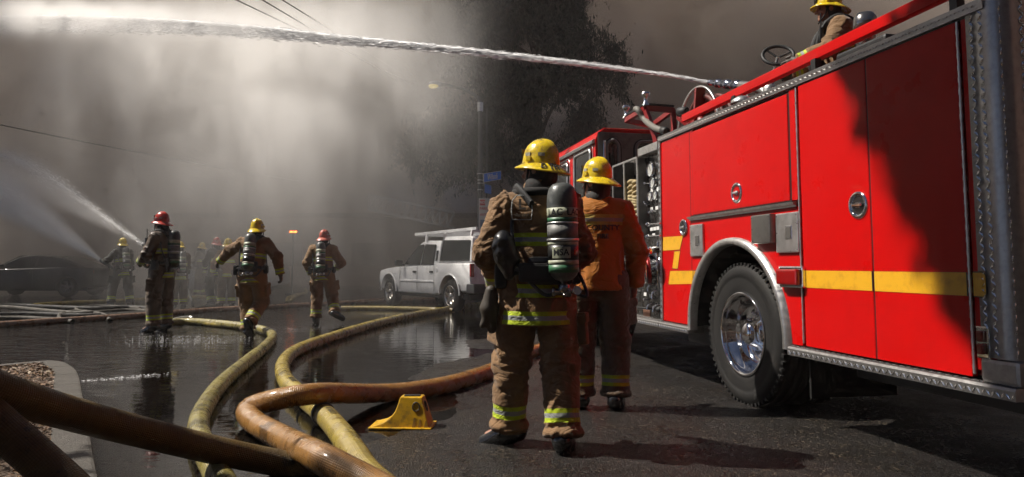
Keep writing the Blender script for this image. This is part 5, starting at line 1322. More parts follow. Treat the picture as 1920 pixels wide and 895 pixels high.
# sedans
DRIM = mat('dull_rim', (.10, .10, .10), .5, .6)
DARKP = mat('dark_car_paint', (.018, .017, .016), .45, coat=.15, spec=.3)
PALEP = mat('silver_car_paint', (.30, .30, .30), .3, .3, coat=.6)
def sedan(loc, rz, label, paint):
    c = empty('sedan', loc, rz, label, 'car', 'cars parked in the mist')
    st = [(-2.35, sec(.74, .42, .88, .02)), (-2.30, sec(.84, .36, .98, .02)), (-1.9, sec(.90, .28, 1.03, .03)), (-1.2, sec(.92, .24, 1.02, .03)), (.6, sec(.92, .24, .96, .02)), (1.1, sec(.91, .24, .95, .03)), (1.9, sec(.87, .26, .82, .05)), (2.25, sec(.80, .30, .70, .04)), (2.38, sec(.68, .36, .60, .02))]
    bd = loft(st).build('body', paint, c); ct = []
    for x in (-1.45, 1.45): ct.append(MB().lathe([(.001, -1.2), (.38, -1.2), (.38, 1.2), (.001, 1.2)], (x, 0, .34), (0, 1, 0), 32).build('cutter', paint, c))
    bpy.context.view_layer.update(); cut(bd, ct); soften(bd, .03, 3)
    g = [(-1.95, 1.0, .78), (-1.55, 1.14, .70), (-1.05, 1.34, .62), (-.6, 1.42, .58), (0, 1.44, .58), (.35, 1.40, .60), (.75, 1.2, .68), (1.2, .95, .78)]
    vs = [(x, y*s, z) for s in (1, -1) for x, z, y in g]; n = len(g)
    fs = [(i, i+1, n+i+1, n+i) for i in range(n-1)]+[tuple(range(n))[::-1], tuple(range(n, 2*n)), (0, n, 2*n-1, n-1)]
    rf = MB().add(vs, fs).build('roof', paint, c); soften(rf, .04, 3)
    for s in (1, -1):
        f = lambda x, z: (x, s*(.80+(.59-.80)*(z-.98)/.44+.012), z)
        MB().prism([f(*p) for p in ((.95, 1.02), (.38, 1.34), (-.25, 1.38), (-.25, 1.02))], (0, s*.01, 0)).build('side_window', PGL, c)
        MB().prism([f(*p) for p in ((-.31, 1.02), (-.31, 1.38), (-.75, 1.36), (-1.35, 1.16), (-1.35, 1.03))], (0, s*.01, 0)).build('side_window', PGL, c)
        for x in (.92, -.28, -1.25): MB().box((x, s*.922, .63), (.01, .006, .6)).build('door_seam', SEAL, c)
        for x in (-.1, -1.1): MB().box((x, s*.925, .84), (.17, .03, .035), .012).build('door_handle', paint, c)
        m_ = MB().box((.78, s*.99, 1.05), (.13, .20, .12), .035); m_.bar((.78, s*.85, 1.0), (.78, s*.95, 1.03), .04, .03).build('wing_mirror', paint, c)
        MB().box((-2.27, s*.66, .86), (.09, .32, .12), .02).build('tail_light', REDLENS, c)
        for x in (-1.45, 1.45): car_wheel(x, s*.89, .33, .33, c, DRIM, spokes=5, out=s)
    MB().prism([(1.17, .70, .99), (.38, .54, 1.41), (.38, -.54, 1.41), (1.17, -.70, .99)], (.012, 0, .014)).build('windscreen', PGL, c)
    MB().prism([(-1.9, .68, 1.03), (-1.0, .54, 1.37), (-1.0, -.54, 1.37), (-1.9, -.68, 1.03)], (-.012, 0, .014)).build('rear_window', PGL, c)
    MB().box((0, 0, .26), (4.2, 1.5, .1), .03).build('underbody', BLACK, c)
    return c
sedan((-16.75, 25.2, 0), R(180), 'dark wet sedan parked side-on beside the nozzle firefighter', DARKP)
sedan((-10.9, 26.5, 0), R(185), 'pale silver sedan almost lost in the mist behind the nozzle crew', PALEP)
# ------------------------------------------------------------------ lamp post with signs, wires, tree, far things
POLE = mat('pole_concrete', (.11, .105, .10), .7, dirt=(.1, .1, .09), dirt_s=4)
pb = Vector((-1.07, 23.3, 0)); lamp = empty('street_lamp', pb, 0, 'tall concrete street lamp with curved arm and cobra head lit yellow', 'street lamp')
def lp(x, y, Y=None): p = dep(x, y, pb.y if Y is None else Y); return p-pb
top = lp(903, 190)
MB().lathe([(.14, 0), (.14, .4), (.11, .45), (.095, 1), (.065, top.z-.15), (.065, top.z), (.03, top.z+.05), (.001, top.z+.06)], (0, 0, 0), (0, 0, 1), 16).build('pole', POLE, lamp)
arm = smooth_path([(0, 0, top.z-.05), lp(893, 181), lp(870, 168), lp(845, 161.5), lp(826, 159)], 8)
MB().tube(arm, .055, 8).build('arm', POLE, lamp)
h0, h1 = lp(830, 159), lp(803, 160.5)
b = MB(); ax = (h1-h0); Lh = ax.length
b.tube([h0+ax*t+Vector((0, 0, .02)) for t in (0, .12, .35, .7, .95, 1)], [.03, .07, .11, .12, .08, .02], 12, flat=1.1).build('lamp_head', mat('lamp_grey', (.3, .3, .3), .5, .5), lamp)
b = MB(); b.tube([h0+ax*t+Vector((0, -.06, -.05)) for t in (.3, .45, .8, .95)], [.03, .075, .085, .03], 10).build('lamp_lens', mat('lamp_lens', (.9, .75, .2), .3, emit=((1, .75, .15), .25)), lamp)
MB().lathe([(.10, -.25), (.10, .05)], (0, 0, top.z-.1), (0, 0, 1), 12).build('arm_collar', STEEL, lamp)
b = MB()
for y in (327, 339, 345, 357): b.lathe([(.085, 0), (.088, 0), (.088, .03), (.085, .03)], (0, 0, lp(903, y).z), (0, 0, 1), 14).bar((0, -.02, lp(903, y).z+.015), (.16, -.04, lp(903, y).z+.015), .015, .015)
b.build('sign_bracket', STEEL, lamp)
MB().tube([lp(912, 200)+Vector((0, .3, 0)), (lp(912, 400)+Vector((0, .3, 0)))*1], .03, 8).build('conduit', POLE, lamp)
# street name sign
BLUE = mat('sign_blue', (.04, .22, .75), .5); SW = mat('sign_white', (.75, .75, .75), .5)
a, c = dep(907, 334, 23.0), dep(939.5, 328.5, 23.8)
ctr = (a+c)/2; ux = (c-a); W_ = ux.length; ux.normalize(); uy = Vector((0, 0, 1)); nn = ux.cross(uy)
ss = empty('street_name_sign', ctr, 0, 'blue street name sign fixed high to the lamp post', 'sign')
def board(root, w_, h_, m, o=Vector((0, 0, 0)), ux=ux, uy=uy, nm='sign_face', t=.012):
    nn = ux.cross(uy); P4 = [o+ux*x*w_/2+uy*y*h_/2 for x, y in ((-1, -1), (1, -1), (1, 1), (-1, 1))]
    return MB().prism(P4, -nn*t).build(nm, m, root)
bd = board(ss, W_, .30, SW); board(ss, W_-.03, .27, BLUE, nn*.002, nm='blue_field', t=.001)
f0 = nn*.004
lettering('Wilson', .27, SW, ss, plane_fn(f0+uy*-.01, ux, uy), .001, bold=.006, sx=.74)
lettering('AV', .08, SW, ss, plane_fn(f0+ux*.235+uy*.07, ux, uy), .001, sx=.9); lettering('700', .075, SW, ss, plane_fn(f0+ux*.235-uy*.06, ux, uy), .001, sx=.9)
lettering('LOS', .05, SW, ss, plane_fn(f0-ux*.235+uy*.09, ux, uy), .001); MB().lathe([(.045, 0), (.001, .001)], f0-ux*.235-uy*.02, nn, 16).build('city_seal', mat('seal_gold', (.5, .45, .25), .5), ss)
p = dep(915, 355, 23.4); s2 = empty('cross_street_sign', p, 0, 'dim grey blue sign edge below the street name sign on the lamp post', 'sign')
u2 = Vector((.35, .94, 0)); board(s2, .60, .32, mat('sign_dim_blue', (.12, .17, .25), .6), ux=u2); board(s2, .56, .28, mat('sign_blue'), u2.cross(uy)*.002, ux=u2, nm='blue_field', t=.001)
p = dep(912, 404, 23.0); s3 = empty('parking_sign', p, 0, 'pale sign with dark red NO PARKING lettering low on the lamp post', 'sign')
u3 = Vector((1, .05, 0)).normalized(); RD = mat('sign_red', (.45, .06, .05), .5); board(s3, .50, 1.12, mat('sign_pale', (.55, .53, .5), .5), ux=u3)
n3 = u3.cross(uy); g_ = n3*.004
board(s3, .17, .19, RD, g_+u3*-.13+uy*.42, ux=u3, nm='red_field', t=.001)
lettering('NO', .12, SW, s3, plane_fn(g_+n3*.002-u3*.13+uy*.42, u3, uy), .001, bold=.002, sx=.9); lettering('PARKING', .13, RD, s3, plane_fn(g_+uy*.22, u3, uy), .001, bold=.003, sx=.82)
lettering('ANYTIME', .12, RD, s3, plane_fn(g_+uy*.02, u3, uy), .001, bold=.002, sx=.82)
board(s3, .40, .30, mat('sign_dim_blue'), g_-uy*.3, ux=u3, nm='lower_field', t=.001)
# overhead wires
WIRE = mat('wire_black', (.02, .02, .02), .7)
def wire(p, q, label, r=.012, sag=.2):
    a, c = Vector(p), Vector(q); pts = [a.lerp(c, t/16)-Vector((0, 0, sag*4*(t/16)*(1-t/16))) for t in range(17)]
    tag(MB().tube(pts, r, 6).build('overhead_wire', WIRE), label, 'wire', 'overhead wires')
wire(dep(380, -30, 14), dep(800, 170, 34), 'overhead wire slanting above the lamp, lowest of three', .013, .0)
wire(dep(455, -22, 14), dep(760, 160, 34), 'overhead wire slanting above the lamp, middle of three', .014, .0)
wire(dep(500, -18, 14), dep(740, 130, 34), 'overhead wire slanting above the lamp, highest of three', .014, .0)
wire(dep(-400, 150, 17), dep(560, 340, 30), 'long overhead wire crossing the mist above the dark sedan', .014, .1)
# tree behind the smoke
LEAF = mat('leaf_dark', (.022, .026, .018), .6); LEAF2 = mat('leaf_mid', (.040, .046, .03), .6); BARK = mat('bark', (.08, .06, .045), .9, bump=.02, bump_s=10)
tb = Vector((1.2, 31, 0)); tree = empty('tree', tb, 0, 'huge dark evergreen with feathery drooping tips, half hidden by smoke above the street lamp', 'tree')
trk = MB(); rt = random.Random(11)
trk.tube(smooth_path([(0, 0, -.1), (.1, 0, 3), (-.2, .1, 7), (.2, 0, 12), (0, 0, 17)], 5), [.55-.45*i/20 for i in range(21)], 12)
clumps = []
def px2t(x, y, dy=0.): p = dep(x, y, tb.y+dy); return p-tb
outline = [(812, -10), (822, 60), (850, 105), (880, 150), (835, 190), (790, 230), (760, 270), (735, 300), (770, 330), (840, 330), (900, 330), (960, 318), (1010, 300), (1060, 290), (1100, 235), (1130, 190), (1160, 150), (1150, 120), (1135, 90), (1110, 60), (1085, 20), (1075, -20), (960, -60), (880, -60)]
def in_poly(x, y, P):
    c = False
    for i in range(len(P)):
        a, b = P[i], P[(i+1) % len(P)]
        if (a[1] > y) != (b[1] > y) and x < (b[0]-a[0])*(y-a[1])/(b[1]-a[1])+a[0]: c = not c
    return c
outline_up = [(x, y) for x, y in outline]
vs = []; fs = []; mi = []
tries = 0; limbs = []
cps = []
while len(cps) < 330 and tries < 20000:
    tries += 1; x = rt.uniform(720, 1180); y = rt.uniform(-330, 335)
    ok = in_poly(x, y, outline) if y > -40 else abs(x-960) < (150-(-40-y)*.35)
    if not ok: continue
    if mnoise.noise(Vector((x*.012, y*.012, 5))) < -.16: continue
    cps.append(px2t(x, y, rt.uniform(-3.2, 3.2)*max(.2, 1-abs(x-960)/260)))
for x, y in [(1160, 118), (1168, 140), (1140, 100), (1150, 160), (1128, 78), (1100, 255), (1085, 280), (1115, 215), (1040, 300), (995, 315), (822, 20), (815, 50), (830, 85), (845, 110)]: cps.append(px2t(x, y, rt.uniform(-.5, .5)))
for c in cps:
    od = Vector((c.x*.35, c.y*.3, 0)).normalized()*rt.uniform(.2, 1)+Vector((rt.gauss(0, .35), rt.gauss(0, .35), rt.choice((-1.1, -.8, .9)))); od.normalize(); el = rt.uniform(.5, .95)
    for k in range(620):
        tt_ = rt.gauss(0, .5); wd = .30*max(.12, 1-abs(tt_))*1.1; d = od*tt_*el*1.6+Vector((rt.gauss(0, wd), rt.gauss(0, wd), rt.gauss(0, wd))); q = c+d
        L_ = rt.uniform(.05, .15); a = rt.uniform(0, 6.28)
        u = Vector((math.cos(a)*.55, math.sin(a)*.55, rt.uniform(-1.1, .7))).normalized()*L_; v = Vector((-math.sin(a), math.cos(a), rt.uniform(-.3, .3)))*L_*.26
        b = len(vs); vs += [q-u, q+v, q+u, q-v]; fs.append((b, b+1, b+2, b+3)); mi.append(0 if rt.random() < .6 else 1)
    if rt.random() < .12: trk.tube(smooth_path([(0, 0, max(3., c.z-2.2)), (c.x*.4, c.y*.4, c.z-.9), tuple(c)], 3), [.10-.011*i for i in range(7)], 5)
trk.build('trunk', BARK, tree); mesh_obj('crown', vs, fs, [LEAF, LEAF2], tree, False, mi)
# street tree out of the picture at the left : its crown shades the rear of the engine and the near hoses
st_ = Vector((-5.6, 2.2, .1)); t2 = empty('tree', st_, 0, 'street tree in the planting bed whose crown shades the near hoses', 'tree')
# unseen buildings added to hold sky light off the camera-facing sides
for nm, loc, d, lb in (('sky_blocking_building', (2, -17, 0), (52, 8, 11), 'long unseen brick block behind the viewer, added to cut the sky light'), ('sky_blocking_building', (19, 0, 0), (10, 22, 10), 'unseen brick block right of the fire engine, added to cut the sky light')):
    o = empty(nm, loc, 0, lb, 'building'); MB().box((0, 0, d[2]/2), d).build('wall', mat('brick', (.12, .06, .045), .85, bump=.01, bump_s=12), o); MB().box((0, 0, d[2]+.1), (d[0]+.5, d[1]+.5, .3)).build('roof', mat('roof_dark', (.06, .055, .05), .8), o)
    for k in range(int(max(d[0], d[1])/4)):
        t = -max(d[0], d[1])/2+2+k*4
        for z in (2, 5.5, 8.5):
            MB().box((t, d[1]/2, z) if d[0] > d[1] else (-d[0]/2, t, z), (1.6, .1, 1.6) if d[0] > d[1] else (.1, 1.6, 1.6)).build('window', GLASS, o)
# --- low building and aerial ladder in the smoke
b = MB().box((0, 0, 1.9), (26, 8, 3.8)); bl = empty('low_building', (-9, 44, 0), 0, 'low pale building barely visible through the smoke behind the pickup', 'building')
b.build('wall', mat('stucco', (.35, .32, .29), .85), bl); MB().box((0, 0, 3.9), (26.6, 8.6, .25)).build('roof', mat('roof_dark', (.06, .055, .05), .8), bl)
for x in (-9, -4, 1, 6, 10): MB().box((x, -4.02, 1.7), (2.2, .06, 1.3)).build('window', GLASS, bl)
al = empty('aerial_ladder', (0, 0, 0), 0, 'lattice boom of an aerial ladder, faint in the smoke above the pickup', 'ladder')
a, c = dep(690, 392, 30), dep(850, 428, 30); b = MB(); d = (c-a); nT = 12; hgt = .62
for o in (0, .5):
    O = Vector((0, o, 0)); b.bar(a+O, c+O, .09, .09).bar(a+O+Vector((0, 0, hgt)), c+O+Vector((0, 0, hgt*1.1)), .09, .09)
    for k in range(nT):
        p = a+O+d*(k/nT); q = a+O+d*((k+1)/nT)+Vector((0, 0, hgt)); r_ = a+O+d*(k/nT)+Vector((0, 0, hgt)); b.bar(p, q, .05, .05).bar(p, r_, .05, .05)
for k in range(nT+1): p = a+d*(k/nT); b.bar(p, p+Vector((0, .5, 0)), .05, .05)
b.build('lattice_boom', mat('boom_grey', (.35, .34, .33), .5, .5), al)
MB().tube([c+Vector((0, .25, 0)), (c.x+.2, c.y+.25, 0)], .12, 10).build('boom_stand', BLACK, al)
wl = dep(550, 435, 26); wt = empty('warning_light', (wl.x, wl.y, 0), 0, 'small glowing orange warning light on a dark stand deep in the mist', 'light')
b = MB().tube([(0, 0, 0), (0, 0, wl.z-.06)], .03, 8).box((0, 0, .03), (.4, .4, .06), .01).box((0, .03, wl.z), (.30, .04, .09), .01); b.build('stand', BLACK, wt)
for x in (-.07, .07): MB().box((x, -.02, wl.z), (.11, .06, .06), .015).build('lamp', mat('orange_glow', (.9, .2, .02), .4, emit=((1, .16, .02), 9)), wt)
# ------------------------------------------------------------------ hoses, wheel chock
def hose_mat(name, col, dirt, col2=None, rough=.4, weave=.002):
    if name in MATS: return MATS[name]
    m = bpy.data.materials.new(name); m.use_nodes = True; MATS[name] = m; N = NT(m); P = N.P; v = N.pos(False)
    u = N.n('Attribute', attribute_name='along').outputs['Fac']; k = N.n('Attribute', attribute_name='around').outputs['Fac']
    c = N.mix(N.range(N.noise(v, 6, 6, .7), .45, .7), col, dirt)
    c = N.mix(N.range(N.noise(v, 30, 5, .7), .55, .75), c, tuple(x*.3 for x in col))
    sc = N.math('MULTIPLY', N.math('LESS_THAN', N.noise(N.mapping(v, (1, 1, 1)), 2.2, 6, .75), .40), .75)
    c = N.mix(sc, c, tuple(x*.25 for x in dirt))
    rb = N.math('SINE', N.math('MULTIPLY', u, 620)); kb = N.math('SINE', N.math('MULTIPLY', k, 46))
    c = N.mix(N.range(rb, -1, 0, .45, 0), c, tuple(x*.45 for x in col))
    N.link(c, P.inputs['Base Color']); N.link(N.range(N.noise(v, 9, 5), .3, .7, max(.10, rough-.28), rough+.12), P.inputs['Roughness'])
    h = N.math('ADD', rb, N.math('MULTIPLY', kb, .5)); b = N.bump(h, weave*.5, .8)
    P.inputs['Coat Weight'].default_value = .35 if rough < .5 else 0.; P.inputs['Coat Roughness'].default_value = .15
    N.link(N.bump(N.noise(v, 40, 5, .6), .003, 1, b), P.inputs['Normal']); return m
HY = hose_mat('hose_yellow', (.40, .30, .06), (.22, .16, .05)); HYO = hose_mat('hose_olive', (.30, .25, .07), (.15, .12, .05)); HB = hose_mat('hose_orange_brown', (.33, .165, .045), (.17, .085, .03), rough=.33)
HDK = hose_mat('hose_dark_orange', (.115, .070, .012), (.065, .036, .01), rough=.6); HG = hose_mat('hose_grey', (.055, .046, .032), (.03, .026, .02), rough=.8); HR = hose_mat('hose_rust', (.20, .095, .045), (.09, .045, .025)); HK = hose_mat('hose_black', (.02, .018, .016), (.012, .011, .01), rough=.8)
def hose(pts, r, m, label, group='fire hoses on the wet street', seg=20, sub=14, kinks=0., name='fire_hose', wob=.0):
    """pts: (photo x, photo y[, height of the centre]) or Vectors"""
    P3 = []
    for p in pts:
        if isinstance(p, Vector): P3.append(p)
        else: P3.append(gnd(p[0], p[1], p[2] if len(p) > 2 else r*.9))
    C = smooth_path(P3, sub)
    # even spacing
    L = [0.]
    for i in range(1, len(C)): L.append(L[-1]+(C[i]-C[i-1]).length)
    n = max(8, int(L[-1]/max(.035, r*.6))); n = min(n, 420); A = np.array([tuple(c) for c in C]); S = np.linspace(0, L[-1], n); Q = np.stack([np.interp(S, L, A[:, k]) for k in range(3)], 1)
    for _ in range(2): Q[1:-1] = (Q[:-2]+2*Q[1:-1]+Q[2:])/4
    vs = []; fs = []; al = []; arr = []; px = None
    for i in range(n):
        t = Vector(Q[min(i+1, n-1)]-Q[max(i-1, 0)]).normalized()
        x = Vector((0, 0, 1))-t*t.z; x.normalize(); y = t.cross(x)
        rr = r*(1+.02*mnoise.noise(Vector((S[i]*3, r*50, 0))))
        for k in range(seg+1):
            a = 2*math.pi*k/seg; vs.append(Vector(Q[i])+x*math.cos(a)*rr+y*math.sin(a)*rr*1.02); al.append(S[i]); arr.append(a)
    for i in range(n-1):
        for k in range(seg): fs.append((i*(seg+1)+k, i*(seg+1)+k+1, (i+1)*(seg+1)+k+1, (i+1)*(seg+1)+k))
    o = mesh_obj(name, vs, fs, m, None, True, attrs=dict(along=al, around=arr)); 
    return tag(o, label, 'hose', group), [Vector(q) for q in Q]
big = .072
hose([(300, 607), (352, 603), (430, 609), (490, 618), (511, 630), (497, 650), (458, 682), (413, 722), (383, 765), (372, 800), (383, 840), (408, 890), (440, 950), (470, 1040)], .066, HYO, 'olive yellow hose curving away from the feet of the striding firefighter')
h2, q2 = hose([(900, 571), (835, 581), (760, 594), (690, 611), (620, 633), (560, 655), (532, 680), (535, 712), (568, 745), (610, 780), (640, 815), (664, 850), (690, 890), (760, 950)], big, HY, 'fat yellow hose looping from the pickup and passing under the orange brown hose')
h3, q3 = hose([(1060, 640), (990, 664), (935, 690), (860, 716), (780, 732), (700, 738, .09), (600, 738, .2), (540, 745, .2), (490, 757, .15), (462, 768, .10), (477, 792, .075), (530, 822, .085), (600, 858, .16), (650, 884, .13), (720, 920), (830, 985), (900, 1050)], .074, HB, 'orange brown ribbed hose with a sharp bend in front of the yellow wheel chock')
A4 = [Vector((-6.2, 3.0, .2)), Vector((-4.4, 2.4, .35)), Vector((-3.0, 2.15, .72)), dep(-260, 640, 2.2), dep(-60, 708, 2.55), dep(0, 735, 2.66), dep(130, 775, 2.95), dep(280, 814, 3.32), dep(420, 848, 3.62), dep(520, 868, 3.80), dep(600, 884, 3.86), dep(720, 930, 3.7), dep(860, 1010, 3.3)]
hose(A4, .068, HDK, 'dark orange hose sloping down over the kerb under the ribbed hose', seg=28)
A5 = [Vector((-6.6, 3.6, .2)), Vector((-4.9, 3.1, .3)), Vector((-3.5, 2.65, .75)), dep(-330, 560, 2.5), dep(-120, 700, 2.55), dep(0, 800, 2.6), dep(70, 860, 2.62), dep(130, 915, 2.62), dep(260, 1050, 2.5)]
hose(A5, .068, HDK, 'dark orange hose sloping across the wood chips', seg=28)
# printed bands and clamp on the yellow hose
SEALM = SEAL
def on_hose(q, px):   # index of the sample nearest to a photo column
    def pr(p):
        d = p-Vector((0, 0, EYE)); f = d.y*math.cos(PITCH)+d.z*math.sin(PITCH); u = -d.y*math.sin(PITCH)+d.z*math.cos(PITCH); return (960+FPX*d.x/f, CPY-FPX*u/f)
    return min(range(2, len(q)-2), key=lambda i: (pr(q[i])[0]-px[0])**2+(pr(q[i])[1]-px[1])**2)
def band_text(o, q, px, txt, r, size=.05):
    i = on_hose(q, px); c = q[i]; t = (q[i+1]-q[i-1]).normalized(); 
    if t.x < 0: t = -t
    y = Vector((0, 0, 1)).cross(t).normalized()
    def fn(x, yy, z): a = yy/r; n_ = Vector((0, 0, 1))*math.cos(a)+y*math.sin(a); return c+t*x+n_*(r*1.02+.001+z)
    lettering(txt, size, mat('hose_print', (.05, .045, .03), .6), o, fn, .0006, name='printed_marking', bold=.001)
band_text(h2, q2, (553, 722), 'FIRE HOSE', .072, .055); band_text(h2, q2, (622, 790), 'ATTACK 4', .072, .05)
for px_ in ((578, 752), (606, 776)):
    i = on_hose(q2, px_); MB().lathe([(.0, -.03), (.078, -.03), (.081, -.02), (.081, .02), (.078, .03), (.0, .03)], q2[i], q2[i+1]-q2[i-1], 24).build('black_strap', SEAL, h2)
# background hoses
g2 = 'hoses lying across the far street'
hose([(-60, 612), (0, 609), (100, 602), (200, 596), (300, 589), (400, 581), (500, 576), (590, 571), (700, 566), (830, 562)], .06, HR, 'long rust brown hose crossing the street behind the standing firefighters', g2, 12)
hose([(640, 578), (720, 578), (800, 580), (850, 582)], .055, HY, 'short yellow hose running in to the rear wheel of the pickup', g2, 12)
hose([(62, 573), (110, 569), (170, 566), (230, 564), (300, 560), (400, 556)], .055, HY, 'yellow hose lying beyond the coils at the nozzle firefighter', g2, 12)
hose([(342, 602), (400, 608), (450, 612), (470, 615)], .05, HY, 'short yellow hose end behind the striding firefighter', g2, 12)
hose([(-40, 574), (20, 572), (90, 575), (170, 578), (250, 576), (290, 580)], .045, HK, 'black hose, farthest of the tangle before the dark sedan', g2, 10)
hose([(-40, 573), (30, 577), (100, 584), (160, 587), (240, 582), (290, 584)], .045, HG, 'grey hose slanting through the tangle before the dark sedan', g2, 10)
hose([(-40, 590), (60, 588), (150, 591), (230, 588), (290, 585)], .04, HK, 'black hose in the middle of the tangle before the dark sedan', g2, 10)
hose([(-60, 597), (40, 596), (120, 599), (200, 592), (300, 586)], .04, HG, 'pale grey hose, nearest of the tangle before the dark sedan', g2, 10)
hose([(262, 578), (200, 574), (155, 576), (142, 580), (160, 585), (200, 590)], .035, HG, 'thin grey hose looping round behind the small coil', g2, 10)
hose([(205, 601), (200, 593), (180, 587), (150, 584), (122, 586), (111, 592), (115, 600), (136, 603)], .04, HG, 'grey hose coiled in an open loop on the wet street', g2, 12)
hose([(355, 582), (368, 578), (385, 574), (410, 573)], .03, HK, 'short black hose lying beside the glossy wet firefighter', g2, 10)
hose([(545, 567), (548, 560), (562, 553), (574, 549), (573, 543)], .06, HY, 'pale yellow hose snaking away into the mist, longer of two', g2, 10)
hose([(538, 567), (540, 559), (552, 554), (560, 552)], .05, HY, 'pale yellow hose snaking away into the mist, shorter of two', g2, 10)
hose([(590, 569), (640, 566), (680, 563), (720, 560)], .03, HR, 'thin rust brown line beyond the walking firefighter', g2, 8)
cr = tag(MB().tube(smooth_path([gnd(318, 602, .02), gnd(335, 597, .03), gnd(352, 595, .03), gnd(360, 596, .02)], 5), .03, 8).build('hose_coupling', STEEL), 'wet metal coupling lying beside the tall standing firefighter', 'coupling')
# lines held by the nozzle men
def line3(pts, r, m, label): return hose([Vector(p) for p in pts], r, m, label, 'hand lines', 10, 8)
nz = dep(189, 488, 19.4); nb = dep(216, 506, 19.2)
line3([nb, nb+Vector((.35, 0, -.25)), dep(240, 530, 19.5), dep(248, 560, 19.9), dep(251, 571, 20.2)], .028, HK, 'hand line running from the first nozzle down to the street')
def hand_nozzle(tip, back, label):
    ax = (tip-back); L_ = ax.length; ax.normalize(); o = empty('nozzle', back, 0, label, 'nozzle', 'hand line nozzles')
    MB().lathe([(.03, 0), (.035, .03), (.028, .06), (.028, L_*.4), (.035, L_*.45), (.05, L_*.6), (.055, L_*.95), (.045, L_), (.02, L_*.98)], (0, 0, 0), ax, 16).build('barrel', BLACK, o)
    MB().tube([ax*L_*.45, ax*L_*.4+Vector((0, 0, -.14))], .016, 8).build('grip', BLACK, o); MB().tube([ax*L_*.5+Vector((0, .06, 0)), ax*L_*.6+Vector((0, .05, .10)), ax*L_*.6+Vector((0, -.05, .10)), ax*L_*.5+Vector((0, -.06, 0))], .01, 6).build('bale_handle', BLACK, o)
hand_nozzle(nz, nb, 'black fog nozzle held by the firefighter beside the dark sedan')
nz2 = dep(268, 458, 18.0); nb2 = dep(290, 474, 18.0); hand_nozzle(nz2, nb2, 'black fog nozzle behind the tall firefighter with the red helmet')
line3([nb2, dep(330, 500, 18.3), dep(352, 540, 18.4), dep(362, 575, 18.0)], .028, HK, 'hand line running from the second nozzle behind the tall firefighter')
# wheel chock
ck = empty('wheel_chock', (0, 0, 0), 0, 'yellow plastic wheel chock with a slot handle, standing in a puddle', 'wheel chock')
CY = mat('chock_yellow', (.62, .36, .012), .38, coat=.2, dirt=(.22, .13, .02), dirt_s=14, dirt_amt=(.48, .72), rvar=.15, bump=.001, bump_s=60)
o = gnd(770, 806); ux = Vector((1, -.06, 0)).normalized(); uy = Vector((-ux.y, ux.x, 0))
def cp(x, y, z): return o+ux*x+uy*y+Vector((0, 0, z))
prof = [(-.27, 0), (-.265, .018), (-.20, .035), (-.15, .065), (-.115, .11), (-.095, .165), (-.085, .205), (.065, .205)]
b = MB(); n = len(prof); vs = []; fs = []
def hw(z): return .10-.045*z/.205
for s in (-1, 1):
    for x, z in prof: vs.append(cp(x, s*hw(z)+.1, z))
for i in range(n-1): fs.append((i, i+1, n+i+1, n+i))
fs += [tuple(range(n))+(2*n,), tuple(range(n, 2*n))[::-1]+(2*n+1,)]; vs += [cp(.125, -.10+.1, 0), cp(.125, .10+.1, 0)]
fs = fs[:-2]+[tuple(list(range(n))+[2*n]), tuple(list(range(n, 2*n))[::-1]+[2*n+1])]; fs.append((n-1, 2*n, 2*n+1, 2*n-1))
b.add(vs, fs).build('chock_body', CY, ck, bevel=.006)
MB().box(cp(-.01, .10, .207), (.11, .045, .010), .004).build('handle_slot', SEAL, ck)
MB().prism([cp(-.285, -.02, .0), cp(.14, -.02, 0), cp(.14, .22, 0), cp(-.285, .22, 0)], (0, 0, .014)).build('base_lip', CY, ck, bevel=.004)
def face(y_, z_, off=.003):   # the sloping right-hand end of the chock
    t = z_/.205; x0 = .125-.06*t; return cp(x0+off, .1+y_*hw(z_)/.10*1., z_)
MB().tube([face(.028*math.cos(a)-.01, .14+.032*math.sin(a)) for a in [2*math.pi*k/20 for k in range(20)]], .004, 6, closed=True).lathe([(.016, 0), (.001, .002)], face(-.01, .14, .001), (1, 0, .3), 12).build('moulded_emblem', SEAL, ck)
# near-side emblem, and flat darker patches that paint the shade of rib hollows
def side(x, z, off=.002): return cp(x, .1-hw(z)-off, z)
MB().tube([side(.028+.024*math.cos(a), .145+.028*math.sin(a)) for a in [2*math.pi*k/20 for k in range(20)]], .0035, 6, closed=True).build('moulded_emblem', SEAL, ck)
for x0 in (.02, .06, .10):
    MB().prism([side(x0-.012, .012), side(x0-.004, .075-.25*(x0-.02)), side(x0+.006, .075-.25*(x0-.02)), side(x0+.012, .012)], (0, .003, 0)).build('rib_shade_patch', mat('chock_shadow_plastic', (.25, .13, .01), .6), ck)
# ------------------------------------------------------------------ off-picture street tree, jet, sprays, mist and smoke
rt = random.Random(21); vs = []; fs = []; mi = []
MB().tube(smooth_path([(0, 0, -.1), (.1, 0, 2), (-.1, .2, 4.5), (.1, .1, 7)], 5), [.22-.009*i for i in range(16)], 12).build('trunk', BARK, t2)
cl = []
def shade_clump(px, py, out=0., t=8., r=.5, n=140):
    """a leaf clump standing on the line from a place on the engine's side towards the sun"""
    p = truck_world(tk(px, py)) if not isinstance(px, Vector) else px
    c = p+SUN*t-st_; cl.append(c)
    for k in range(n):
        d = Vector((rt.gauss(0, r), rt.gauss(0, r), rt.gauss(0, r))); q = c+d; L_ = rt.uniform(.07, .15); u = Vector((rt.gauss(0, 1), rt.gauss(0, 1), rt.gauss(0, 1))).normalized()*L_; v = u.cross(Vector((rt.gauss(0, 1), rt.gauss(0, 1), rt.gauss(0, 1)))).normalized()*L_*.55
        b = len(vs); vs.extend([q-u, q+v, q+u, q-v]); fs.append((b, b+1, b+2, b+3)); mi.append(rt.choice((0, 1)))
